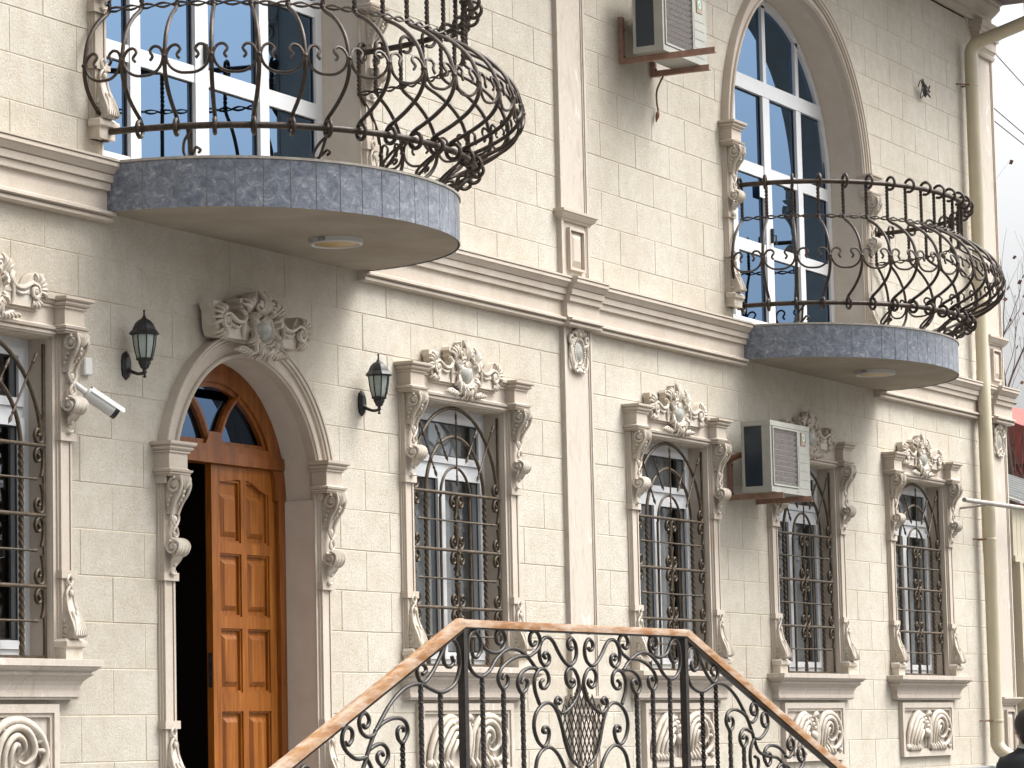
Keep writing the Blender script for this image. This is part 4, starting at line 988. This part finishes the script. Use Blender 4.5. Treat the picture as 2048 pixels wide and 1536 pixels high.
post(-1.357, 0, ZR-.03); post(1.357, 0, ZR-.03); post(-3.85, -1.1, ZR-.04-2.49*KL); post(4.0, -1.1, ZR-.04-2.64*KR)
def scroll(pts, sgn, shear=0.):
    P = catmull([(sgn*x, 0, z-1.12+(abs(x)-1.375)*shear) for x, z in pts], 4)
    MB().tube(P, 1, 8, (0, 1, 0), sq=(.0098, .0105)).obj('scroll', 'stair_iron', sr, 50)
for sgn in (-1, 1):
    for pts in LAND: scroll(pts, -sgn)
    for pts in SLOPE[:6]: scroll(pts, -sgn, 0. if sgn < 0 else KL-KR)
    sh = 0. if sgn < 0 else KL-KR
    scroll([(-2.353, 1.519), (-2.42, 1.44), (-2.56, 1.40), (-2.72, 1.38), (-2.84, 1.30), (-2.90, 1.22)], -sgn, sh)
    scroll([(-2.353, 1.519), (-2.30, 1.46), (-2.29, 1.38), (-2.34, 1.31), (-2.40, 1.33), (-2.41, 1.39), (-2.36, 1.41)], -sgn, sh)
    for pts in SLOPE[2:6]: scroll([(x-.56, z-.245) for x, z in pts], -sgn, sh)
def tw_bar(x, z1, z0):
    n = max(8, int((z1-z0)*60)); MB().tube([(x, 0, z0+(z1-z0)*k/n) for k in range(n+1)], 1, 4, (0, 1, 0), sq=(.0112, .0112), twist=(z1-z0)*9).obj('twisted_bar', 'stair_iron', sr, 50)
for sgn in (-1, 1):
    for x, z in ((1.151, 1.918), (.918, 1.856), (.702, 1.835)): tw_bar(sgn*x, z-1.12, .09)
    for x, z, e in ((1.803, 1.876, .09-.15), (1.601, 1.838, .09-.08), (1.997, 1.588, -.15), (2.197, 1.479, -.23)):
        z += (x-1.375)*((KL-KR) if sgn > 0 else 0); tw_bar(sgn*x, z-1.12, e)
    for x in (.944, .545, .106): MB().tube([(sgn*x, 0, 2.155-1.12), (sgn*x, 0, ZR-.026)], 1, 8, (0, 1, 0), sq=(.0075, .0075)).obj('stub', 'stair_iron', sr, None)
    K = KL if sgn < 0 else KR
    MB().tube([(sgn*1.357, 0, .09), (sgn*3.9, 0, .09-2.54*K)], 1, 8, (0, 1, 0), sq=(.008, .012)).obj('bottom_bar', 'stair_iron', sr, None)
MB().tube([(-1.357, 0, .09), (1.357, 0, .09)], 1, 8, (0, 1, 0), sq=(.008, .012)).obj('bottom_bar', 'stair_iron', sr, None)
side = [(-.311, 1.745), (-.255, 1.666), (-.207, 1.563), (-.144, 1.479), (-.04, 1.432)]
def side_x(z):
    for (a, za), (b_, zb_) in zip(side, side[1:]):
        if zb_ <= z <= za: return abs(a+(b_-a)*(za-z)/(za-zb_))
    return .0 if z < 1.432 else None
def top_z(x): return 1.905-abs(x)*.62 if abs(x) < .28 else 1.74
lat = MB()
for sg in (-1, 1):
    for i in range(-16, 20):
        seg = []
        for k in range(60):
            z = 1.44+.45*k/59; x = sg*((z-1.44)*.62+(i*.052-.1)); h_ = side_x(z) if z < 1.745 else .30
            ins = abs(x) < (h_ or 0) and z < top_z(x)
            if ins: seg.append((x, .004*sg, z-1.12))
        if len(seg) > 2: lat.tube([seg[0], seg[-1]], .0040, 5)
lat.obj('basket_lattice', 'stair_iron', sr, None)

# ---------------------------------------------------------------- lanterns
def lantern(x, label):
    t = thing('wall_lantern', label, 'lantern', (x, 0, 3.606), 'black wall lanterns beside the entrance'); L = (0, -.13)
    Z = lambda z: z-3.606
    b = MB(); pr = [(-.032, 3.625), (-.012, 3.612), (0, 3.604), (.012, 3.612), (.032, 3.625), (.040, 3.66), (.040, 3.71), (.030, 3.745), (.012, 3.757), (0, 3.764), (-.012, 3.757), (-.030, 3.745), (-.040, 3.71), (-.040, 3.66)]
    n = len(pr); v = [(q[0], 0, Z(q[1])) for q in pr] + [(q[0], -.012, Z(q[1])) for q in pr] + [(q[0]*.6, -.026, Z(3.685+(q[1]-3.685)*.62)) for q in pr]
    b.add(v, [(i, (i+1) % n, n+(i+1) % n, n+i) for i in range(n)] + [(n+i, n+(i+1) % n, 2*n+(i+1) % n, 2*n+i) for i in range(n)] + [tuple(range(2*n, 3*n))]); b.obj('backplate', 'lantern_iron', t, 25)
    b = MB(); b.tube(catmull([(0, -.02, Z(3.66)), (0, -.05, Z(3.645)), (0, -.09, Z(3.632)), (0, -.13, Z(3.636))], 5), [.016, .014, .012, .011, .010, .010, .010, .009, .009, .009, .009, .009, .009, .010, .011, .012], 8)
    b.lathe([(0, 3.606-3.606), (.008, .004), (.011, .010), (.006, .016), (.006, .024), (.013, .028), (.013, .036), (.010, .042), (.012, .050), (.018, .056)], (0, -.13, 0), 10); b.obj('arm', 'lantern_iron', t, 40)
    b = MB(); b.lathe([(.010, Z(3.655)), (.022, Z(3.660)), (.030, Z(3.680)), (.034, Z(3.684)), (.036, Z(3.700)), (.046, Z(3.704)), (.050, Z(3.712)), (.044, Z(3.716)), (0, Z(3.716))], (0, -.13, 0), 8); b.obj('cup', 'lantern_iron', t, 20)
    g = [(.041, 3.716), (.050, 3.745), (.058, 3.785), (.063, 3.825), (.064, 3.845)]
    MB().lathe([(r_, Z(z)) for r_, z in g], (0, -.13, 0), 8).obj('glass_body', 'lantern_glass', t, 20)
    for k in range(8):
        a = 2*pi*k/8; MB().tube([((r_+.001)*cos(a), -.13+(r_+.001)*sin(a), Z(z)) for r_, z in g], .0042, 5).obj('rib', 'lantern_iron', t, None)
    b = MB(); b.lathe([(.066, Z(3.842)), (.082, Z(3.846)), (.085, Z(3.852)), (.078, Z(3.862)), (.066, Z(3.874)), (.060, Z(3.890)), (.052, Z(3.906)), (.040, Z(3.920)), (.026, Z(3.930)), (.016, Z(3.934)), (.012, Z(3.942)), (.006, Z(3.952)), (.0045, Z(3.972)), (.007, Z(3.977)), (.006, Z(3.983)), (0, Z(3.985))], (0, -.13, 0), 8); b.obj('roof', 'lantern_iron', t, 20)
    return t
lantern(-5.352, 'black wall lantern left of the entrance arch, next to the white camera'); lantern(-2.774, 'black wall lantern right of the entrance arch')

# ---------------------------------------------------------------- security camera
t = thing('security_camera', 'white bullet security camera on the wall below the left lantern', 'camera', (-5.93, 0, 3.50)); O = Vector((-5.93, 0, 3.50))
S, Ee = Vector((-5.872, -.10, 3.487)), Vector((-5.722, -.20, 3.378)); ax = (Ee-S).normalized()
b = MB(); b.tube([Vector((-5.93, -.037, 3.54))-O, Vector((-5.91, -.06, 3.53))-O, S-O-ax*.012], [.016, .017, .017], 10); b.blob(S-O-ax*.008, .02, .02, .02, 10, 6); b.obj('mount', 'camera_white', t, 40)
MB().tube([S-O, S-O+ax*.006, S-O+ax*.02, Ee-O-ax*.03], [.014, .032, .038, .039], 16).obj('body', 'camera_white', t, 40)
MB().tube([Ee-O-ax*.03, Ee-O-ax*.004, Ee-O-ax*.004, Ee-O-ax*.012], [.0393, .0393, .030, .026], 16).obj('lens_hood', 'black_plastic', t, 40)
up = Vector((0, 0, 1)); sd = ax.cross(up).normalized(); nu = sd.cross(ax).normalized(); b = MB(); v = []
for k in range(2):
    o = S-O+ax*(.014 if k == 0 else (Ee-S).length+.020)
    for j in range(9):
        a = pi*(.06+.88*j/8); v.append(o+sd*(.044*cos(a))+nu*(.044*sin(a)))
v2 = [Vector(q)+nu*.002 for q in v]; n = 9
b.add(v+v2, [(j, j+1, n+j+1, n+j) for j in range(8)] + [(18+j, 18+n+j, 18+n+j+1, 18+j+1) for j in range(8)] + [(j, 18+j, 18+j+1, j+1) for j in range(8)] + [(n+j, n+j+1, 18+n+j+1, 18+n+j) for j in range(8)] + [(0, 9, 27, 18), (8, 26, 35, 17)]); b.obj('sunshield', 'camera_white', t, 40)
MB().cbox(-5.775+5.93, -5.705+5.93, -.032, 0, 3.595-3.5, 3.69-3.5, .006).obj('junction_box', 'camera_white', t, None)

# ---------------------------------------------------------------- air conditioners on steel brackets
def aircon(x0, z0, y0, label):
    W_, D_, H_ = .78, .24, .54
    t = thing('air_conditioner', label, 'air conditioner', (x0, y0, z0), 'outdoor air conditioner units')
    b = MB()
    b.box(0, .030, -D_, -D_+.035, 0, H_); b.box(W_-.03, W_, -D_, -D_+.035, 0, H_); b.box(0, .02, -.022, 0, 0, H_); b.box(W_-.02, W_, -.04, 0, 0, H_)
    b.box(-.004, W_+.004, -D_-.004, .002, H_-.035, H_+.004); b.box(-.004, W_+.004, -D_-.004, .002, -.004, .04)
    b.box(.53, W_-.03, -D_-.001, -.02, .04, H_-.035); b.box(.03, .53, -.03, -.02, .04, H_-.035)
    b.box(0, .012, -D_+.035, -D_+.070, .04, H_-.035); b.box(.02, W_-.02, -.012, -.002, .04, H_-.035)
    c = b.obj('casing', 'ac_paint', t, None)
    MB().box(.006, .015, -D_+.070, -.022, .04, H_-.035).obj('coil_side', 'ac_dark', t, None)
    MB().box(.035, .527, -D_+.012, -D_+.02, .042, H_-.037).obj('grille_back', 'ac_grille', t, None)
    b = MB(); rect_frame(b, .032, .529, .045, H_-.04, .014, -D_-.010, -D_+.012); b.obj('grille_frame', 'ac_paint', t, None)
    n = 11
    for k in range(n):
        z = .062+(H_-.125)*k/(n-1)
        MB().add([(.047, -D_+.010, z-.017), (.514, -D_+.010, z-.017), (.514, -D_-.004, z+.014), (.047, -D_-.004, z+.014), (.514, -D_+.006, z+.017), (.047, -D_+.006, z+.017)], [(0, 1, 2, 3), (3, 2, 4, 5)]).obj('louvre', 'ac_grille', t, None)
    b = MB()
    for k in range(5): b.box(.555, .735, -D_-.0035, -D_-.001, .05+.068*k, .05+.068*k+.060)
    b.obj('panel_ribs', 'ac_paint', t, None)
    s = MB(); s.box(.60, .70, -D_-.0065, -D_-.0012, .385, .488); s.obj('sticker', 'sticker_brown', t, None)
    for r_, m_, y in ((.036, 'sticker_green', .0078), (.026, 'sticker_white', .0088), (.017, 'sticker_green', .0098)):
        q = MB(); q.lathe([(0, -y), (r_, -y), (r_, -.006)], (.648, -D_, .455), 20, 'y'); q.v = [(.648+(x-.648), yy, .452+(z-.455)*1.15) for x, yy, z in q.v]; q.obj('emblem', m_, t, 30)
    o = put('lettering', text_mesh('OYUN', .030, 'sticker_white'), t, (.650, -D_-.0072, .400)); o.rotation_euler = (radians(90), 0, 0)
    sc = MB()
    for x in (.02, .25, .5, .76):
        for z in (.015, H_-.016): sc.lathe([(0, -.0065), (.004, -.006), (.005, -.003)], (x, -D_-.001, z), 6, 'y')
    sc.obj('screws', 'galvanised', t, None)
    return t
aircon(2.73, 3.432, -.172, 'grey outdoor air conditioner mounted between two ground-floor windows')
aircon(.985, 6.548, -.165, 'grey outdoor air conditioner at the top edge, high beside the tall pilaster')
def bracket(x, z, arm, vert, lab):
    b = MB(); b.box(-.018, .018, -.034, 0, -.02, vert); b.box(-.018, .018, -.034, -.030, -.02, vert)
    t = thing('bracket', lab, 'bracket', (x, 0, z), 'steel brackets carrying the air conditioners')
    MB().cbox(-.019, .019, -.036, 0, -.022, vert, .003).obj('upright', 'bracket_primer', t, None)
    b = MB(); b.box(-.019, .019, -arm, -.0365, -.022, -.017); b.box(-.019, -.014, -arm, -.0365, -.0165, .020); b.obj('arm', 'bracket_primer', t, None)
    q = MB(); q.lathe([(0, -.046), (.009, -.045), (.010, -.036)], (0, 0, vert*.7), 6, 'y'); q.lathe([(0, -.046), (.009, -.045), (.010, -.036)], (0, 0, .03), 6, 'y'); q.obj('bolt', 'rust', t, None)
bracket(2.846, 3.405, .465, .36, 'rust-brown steel bracket under the left side of the lower air conditioner'); bracket(3.399, 3.405, .475, .25, 'rust-brown steel bracket under the right side of the lower air conditioner')
bracket(1.098, 6.522, .77, .33, 'long rust-brown steel bracket arm under the left side of the upper air conditioner'); bracket(1.642, 6.522, .48, .20, 'rust-brown steel bracket under the right side of the upper air conditioner')
tag(MB().tube(catmull([(1.66, -.10, 6.52), (1.63, -.05, 6.40), (1.66, -.03, 6.31), (1.70, -.02, 6.26), (1.67, -.03, 6.22), (1.66, -.02, 6.16)], 5), [.008]*18+[.011, .013, .015, .016, .014, .01, .006, .004], 6).obj('loose_cable', 'rust', None, 50), 'short frayed cable hanging below the upper air conditioner', 'cable')
tag(MB().tube(catmull([(2.90, -.17, 3.72), (2.84, -.12, 3.73), (2.80, -.05, 3.70), (2.80, -.004, 3.69)], 5), .022, 8).obj('cooling_hose', 'rust', None, 50), 'wrapped brown hose entering the wall behind the lower air conditioner', 'hose')

# ---------------------------------------------------------------- downpipe, pole, wire coil
t = thing('downpipe', 'cream round downpipe running down the wall beside the right corner pilaster', 'pipe', (8.575, 0, 1.3)); o = Vector((8.575, 0, 1.3))
MB().tube([Vector((8.575, -.105, z))-o for z in (1.50, 1.8, 3.2, 3.21, 4.9, 4.91, 6.4, 6.41, 7.86)], [.060, .0601, .0601, .064, .064, .0601, .0601, .064, .064], 20).obj('pipe', 'pipe_cream', t, 40)
MB().tube(catmull([Vector(q)-o for q in ((8.575, -.105, 7.86), (8.575, -.11, 7.93), (8.575, -.15, 7.99), (8.575, -.22, 8.02), (8.578, -.42, 8.075), (8.58, -.72, 8.16))], 5), .062, 18).obj('swan_neck', 'pipe_cream', t, 40)
MB().tube([Vector((8.58, -.70, 8.15))-o, Vector((8.58, -.70, 8.53))-o], .06, 14).obj('outlet', 'pipe_cream', t, 40)
MB().tube(catmull([Vector(q)-o for q in ((8.575, -.105, 1.50), (8.575, -.11, 1.44), (8.577, -.15, 1.38), (8.58, -.22, 1.33), (8.585, -.29, 1.29))], 5), .063, 18).obj('shoe', 'pipe_cream', t, 40)
for z in (7.60, 3.33, 1.66):
    MB().tube([(-.002, -.044, z-1.3), (-.002, 0, z-1.3)], .008, 6).obj('clip', 'rust', t, None)
    MB().lathe([(.0655, -.012), (.0665, -.010), (.0665, .010), (.0655, .012)], (0, -.105, z-1.3), 18).obj('clip_band', 'pipe_cream', t, 40)
    MB().tube([(-.062, -.10, z-1.3), (-.12, -.05, z-1.3), (-.16, 0, z-1.3)], .007, 6).obj('tie_rod', 'rust', t, None)
tag(MB().tube([(7.52, -.25, 3.632), (8.2, -.25, 3.636), (9.0, -.25, 3.640), (10.6, -.25, 3.64)], [.020, .022, .022, .022], 12).obj('metal_pole', 'galvanised', None, 50), 'thin bare metal pole crossing in front of the downpipe', 'pole')
tag(MB().tube([(8.1, 0, 3.60), (8.1, -.25, 3.615)], .012, 8).obj('pole_hook', 'galvanised', None, 50), 'small metal hook holding the pole to the wall', 'hook')
rg = random.Random(5); P = [(7.40+.07*sin(k*1.9)+rg.uniform(-.05, .05), -.03-.05*abs(sin(k*1.3)), 7.37+.075*cos(k*2.3)+rg.uniform(-.035, .04)) for k in range(17)] + [(7.47, -.03, 7.33), (7.52, -.03, 7.35)]
tag(MB().tube(catmull([(7.40, .0, 7.40)]+P, 4), .0042, 5).obj('wire_coil', 'lantern_iron', None, 50), 'small tangle of dark wire sticking out of the upper wall on the right', 'wire')

# ---------------------------------------------------------------- right edge: carport, neighbouring house, trees, cables, passer-by
cp = thing('carport', 'shed with seamed metal roof and cream board front beside the house corner', 'shed', (11.6, .5, 0))
def loc(mb, dx=-11.6, dy=-.5, dz=0): mb.v = [(x+dx, y+dy, z+dz) for x, y, z in mb.v]; return mb
loc(MB().add([(9.46, -.12, 3.71), (14, -.12, 3.71), (14, 1.6, 4.35), (9.46, 1.6, 4.35), (9.46, -.12, 3.735), (14, -.12, 3.735), (14, 1.6, 4.375), (9.46, 1.6, 4.375)], [(0, 1, 2, 3), (4, 7, 6, 5), (0, 4, 5, 1), (0, 3, 7, 4), (1, 5, 6, 2), (3, 2, 6, 7)])).obj('roof', 'tin', cp, None)
for k in range(9): loc(MB().add([(9.6+.5*k, -.121, 3.735), (9.63+.5*k, -.121, 3.735), (9.63+.5*k, 1.6, 4.376), (9.6+.5*k, 1.6, 4.376), (9.6+.5*k, -.121, 3.765), (9.63+.5*k, -.121, 3.765), (9.63+.5*k, 1.6, 4.406), (9.6+.5*k, 1.6, 4.406)], [(4, 5, 6, 7), (0, 1, 5, 4), (0, 4, 7, 3), (1, 2, 6, 5)])).obj('roof_seam', 'tin', cp, None)
for k in range(38): loc(MB().box(9.47+.12*k, 9.47+.12*k+.112, -.03, 0, 3.22, 3.70)).obj('board', 'siding', cp, None)
loc(MB().box(9.46, 14, -.05, .0, 3.16, 3.219)).obj('fascia', 'siding', cp, None)
b = MB(); b.box(9.46, 14, 3.8, 3.9, 0, 4.3); b.box(13.9, 14, 0, 3.8, 0, 3.7); b.box(9.46, 14, .01, 3.8, 3.64, 3.68); loc(b).obj('inner_wall', 'room_wall', cp, None)
for x in (9.5, 11.6, 13.8): loc(MB().box(x, x+.1, -.08, .02, 0, 3.16)).obj('post', 'siding', cp, None)
hs_ = thing('neighbour_house', 'red-walled house behind the bare trees at the right edge', 'house', (40, 11, 0))
MB().box(-5, 5, -4, 4, 0, 6.2).obj('wall', 'red_wall', hs_, None)
MB().add([(-5.4, -4.4, 6.2), (5.4, -4.4, 6.2), (5.4, 4.4, 6.2), (-5.4, 4.4, 6.2), (-5.4, 0, 8.0), (5.4, 0, 8.0)], [(0, 1, 5, 4), (2, 3, 4, 5), (1, 2, 5), (3, 0, 4), (0, 3, 2, 1)]).obj('roof', 'roof_tile', hs_, None)
for x in (-3.2, 0, 3.2):
    for z in (1.2, 4.0):
        w_ = MB().box(x-.6, x+.6, -4.05, -3.99, z, z+1.4).obj('window', 'pvc_white', hs_, None); MB().box(x-.5, x+.5, -4.06, -4.051, z+.1, z+1.3).obj('pane', 'door_glass', w_, None)
        MB().box(-5.05, -4.99, x*.8-.6, x*.8+.6, z, z+1.4).obj('window', 'pvc_white', hs_, None)
def bare_tree(loc_, h, seed, label, r0_=.09, leaves=30, upright=.55, group='bare trees at the right edge'):
    rg = random.Random(seed); t = thing('bare_tree', label, 'tree', loc_, group); trunk = MB(); twigs = MB(); lv = MB(); tips = []
    def grow(p, d, L, r_, lev, mb):
        n = 6; P = [p]; R = [r_]
        for k in range(n):
            d = (d+Vector((rg.uniform(-1, 1), rg.uniform(-1, 1), rg.uniform(-.3, .6)))*.16).normalized(); p = p+d*(L/n); P.append(p); R.append(r_*(1-.55*(k+1)/n))
        mb.tube(P, R, 6 if lev < 2 else 4)
        if lev >= 4: tips.append(p); return
        for k in range(3 if lev else 4):
            q = P[rg.randint(2, n)]; a = rg.uniform(0, 2*pi); s_ = rg.uniform(.35, .8)
            nd = (d*upright+Vector((cos(a)*s_, sin(a)*s_, rg.uniform(.2, .7)))).normalized()
            grow(q, nd, L*rg.uniform(.5, .72), R[-1]*.8 if lev == 0 else R[-1]*.75, lev+1, twigs)
        grow(P[-1], (d+Vector((0, 0, .3))).normalized(), L*.62, R[-1], lev+1, twigs if lev else trunk)
    grow(Vector((0, 0, 0)), Vector((rg.uniform(-.06, .06), 0, 1)), h*.42, r0_, 0, trunk)
    for q in rg.sample(tips, min(len(tips), leaves)):
        a = rg.uniform(0, pi); u_ = Vector((cos(a), sin(a), rg.uniform(-.6, .2))).normalized()*.035; v_ = Vector((rg.uniform(-.3, .3), rg.uniform(-.3, .3), -1)).normalized()*.06
        lv.add([q, q+u_+v_*.5, q+v_, q-u_+v_*.5], [(0, 1, 2, 3)])
    trunk.obj('trunk', 'bark', t, 60); twigs.obj('crown', 'bark', t, 60)
    if leaves: lv.obj('dry_leaves', 'dry_leaf', t, None)
    return t
bare_tree((15.75, 2.05, 0), 9.5, 11, 'slender bare tree with a few dry leaves next to the house corner', .10, 160, .9)
bare_tree((19.6, 3.15, 0), 10.5, 23, 'taller bare tree behind the slender one at the right edge', .13, 160, .8)
bare_tree((24.5, 5.3, 0), 9.5, 31, 'bare tree standing in front of the red-walled house', .12, 20, .6)
for (p, q, lab) in (((9.5, .3, 8.50), (30.0, 5.32, 10.7), 'uppermost overhead cable in the sky at the right edge'), ((9.40, .5, 8.05), (30.9, 4.88, 9.64), 'thick overhead cable in the sky below the eave'), ((9.40, .6, 7.98), (30.9, 4.66, 9.38), 'thin lower overhead cable in the sky below the eave')):
    p, q = Vector(p), Vector(q); tag(MB().tube([p+(q-p)*k/10-Vector((0, 0, .12*sin(pi*k/10)*.5)) for k in range(11)], .006, 5).obj('overhead_cable', 'cable', None, 50), lab, 'cable', 'overhead cables')


def person(loc_, rz):
    t = thing('person', 'passer-by with black hair, black jacket and white collar at the lower right edge', 'person', loc_); t.rotation_euler = (0, 0, rz)
    J_ = {'pel': (0, 0, .92, .135), 'wai': (0, 0, 1.08, .125), 'che': (0, 0, 1.26, .15), 'nek': (0, .0, 1.40, .075), 'nk2': (0, .01, 1.47, .055), 'shl': (-.17, 0, 1.35, .065), 'shr': (.17, 0, 1.35, .065),
          'ell': (-.23, -.02, 1.10, .048), 'elr': (.23, -.02, 1.10, .048), 'wrl': (-.24, .06, .87, .034), 'wrr': (.24, .06, .87, .034), 'hal': (-.24, .08, .80, .036), 'har': (.24, .08, .80, .036),
          'hil': (-.09, 0, .86, .10), 'hir': (.09, 0, .86, .10), 'knl': (-.10, .02, .48, .065), 'knr': (.10, .0, .48, .065), 'anl': (-.10, -.02, .09, .045), 'anr': (.10, -.05, .09, .045), 'tol': (-.10, .12, .04, .035), 'tor': (.10, .09, .04, .035)}
    for s, h_ in ((-1, 'l'), (1, 'r')):
        for k in range(4): J_[f'f{k}{h_}'] = (s*(.222+.012*k), .09, .735-.004*(k % 2)-.01*(k in (1, 2)), .009); J_[f'g{k}{h_}'] = (s*(.218+.012*k), .105, .705-.012*(k in (1, 2)), .008)
        J_['t'+h_] = (s*.205, .10, .775, .010)
    Ed = [('pel', 'wai'), ('wai', 'che'), ('che', 'nek'), ('nek', 'nk2'), ('che', 'shl'), ('che', 'shr'), ('shl', 'ell'), ('shr', 'elr'), ('ell', 'wrl'), ('elr', 'wrr'), ('wrl', 'hal'), ('wrr', 'har'), ('pel', 'hil'), ('pel', 'hir'), ('hil', 'knl'), ('hir', 'knr'), ('knl', 'anl'), ('knr', 'anr'), ('anl', 'tol'), ('anr', 'tor')]
    for h_ in 'lr': Ed += [('ha'+h_, 't'+h_)] + [e for k in range(4) for e in (('ha'+h_, f'f{k}{h_}'), (f'f{k}{h_}', f'g{k}{h_}'))]
    ks = list(J_); me = bpy.data.meshes.new('body'); me.from_pydata([J_[k][:3] for k in ks], [(ks.index(a), ks.index(b_)) for a, b_ in Ed], [])
    o = put('body', me, t); md = o.modifiers.new('skin', 'SKIN'); sv = me.skin_vertices[0].data
    for i, k in enumerate(ks): sv[i].radius = (J_[k][3], J_[k][3]*(.72 if k in ('che', 'wai', 'pel') else 1)); sv[i].use_root = k == 'pel'
    o.modifiers.new('sub', 'SUBSURF').levels = 1; o.modifiers['sub'].render_levels = 1
    bpy.context.view_layer.update(); m2 = bpy.data.meshes.new_from_object(o.evaluated_get(bpy.context.evaluated_depsgraph_get())); o.modifiers.clear(); o.data = m2
    m2.materials.clear()
    for k in ('jacket', 'skin'): m2.materials.append(MATS[k])
    for p in m2.polygons: p.use_smooth = True; p.material_index = 1 if (p.center.z > 1.43 or (abs(p.center.x) > .19 and p.center.z < .85 and p.center.z > .66)) else 0
    hd = MB(); hd.blob((0, .015, 1.585), .073, .092, .112, 16, 12)
    for s in (-1, 1): hd.blob((s*.074, .0, 1.575), .012, .02, .03, 8, 5); hd.blob((s*.030, .098, 1.598), .013, .008, .007, 8, 5)
    hd.blob((0, .112, 1.572), .013, .016, .02, 8, 5); hd.blob((0, .100, 1.532), .022, .008, .008, 8, 5); hd.obj('head', 'skin', t, 60)
    hr = MB(); hr.blob((0, -.014, 1.612), .086, .100, .108, 18, 12); hr.v = [(x*(1+.03*sin(40*z)), y-(.02 if z < 1.56 else 0), z) for x, y, z in hr.v]; hr.blob((0, -.065, 1.55), .07, .05, .08, 12, 8); hr.obj('hair', 'hair', t, 60)
    cl = MB(); cl.lathe([(.064, 1.43), (.072, 1.445), (.070, 1.475), (.060, 1.48)], (0, .005, 0), 16); cl.obj('shirt_collar', 'shirt', t, 50)
    jk = MB(); jk.lathe([(.068, 1.462), (.092, 1.44), (.16, 1.405), (.215, 1.36), (.23, 1.28), (.215, 1.1), (.21, .86), (.20, .80)], (0, 0, 0), 20); jk.v = [(x, y*(.62 if z < 1.4 else .8), z) for x, y, z in jk.v]; jk.obj('jacket', 'jacket', t, 60)
    return t
person((.95, -2.97, 0), radians(-60))

# ---------------------------------------------------------------- ground, and the far side of the street that the panes mirror
structure(MB().add([(-400, -400, 0), (600, -400, 0), (600, 400, 0), (-400, 400, 0)], [(0, 1, 2, 3)]).obj('ground', 'paving', None, None))
def street_house(x, y, w_, h_, lab):
    t = thing('street_house', lab, 'house', (x, y, 0), 'houses across the street'); MB().box(-w_/2, w_/2, -4, 4, 0, h_).obj('wall', 'street_wall', t, None)
    MB().add([(-w_/2-.4, -4.4, h_), (w_/2+.4, -4.4, h_), (w_/2+.4, 4.4, h_), (-w_/2-.4, 4.4, h_), (-w_/2, 0, h_+1.6), (w_/2, 0, h_+1.6)], [(0, 1, 5, 4), (2, 3, 4, 5), (1, 2, 5), (3, 0, 4), (0, 3, 2, 1)]).obj('roof', 'street_roof', t, None)
    for i in range(int(w_/2.4)): q = MB().box(-w_/2+.8+2.4*i, -w_/2+1.9+2.4*i, 3.99, 4.04, 1.2, 2.8).obj('window', 'pvc_white', t, None); MB().box(-w_/2+.9+2.4*i, -w_/2+1.8+2.4*i, 4.041, 4.05, 1.3, 2.7).obj('pane', 'door_glass', q, None)
for x, w_, h_, lab in ((30, 13, 5.2, 'low brown house across the street mirrored in the lower window panes'), (46, 15, 6.4, 'taller brown house across the street mirrored in the lower window panes'), (64, 16, 5.6, 'farther brown house across the street mirrored in the lower window panes')): street_house(x, -28, w_, h_, lab)
bare_tree((17.5, -11.0, 0), 9, 41, 'large bare tree across the street mirrored in the pane beside the door', .20, 0, .5, 'street trees mirrored in the windows')
bare_tree((24, -13.0, 0), 9, 43, 'large bare tree across the street mirrored in the middle windows', .20, 0, .5, 'street trees mirrored in the windows')
bare_tree((31, -14.0, 0), 9, 47, 'large bare tree across the street mirrored in the right windows', .20, 0, .5, 'street trees mirrored in the windows')
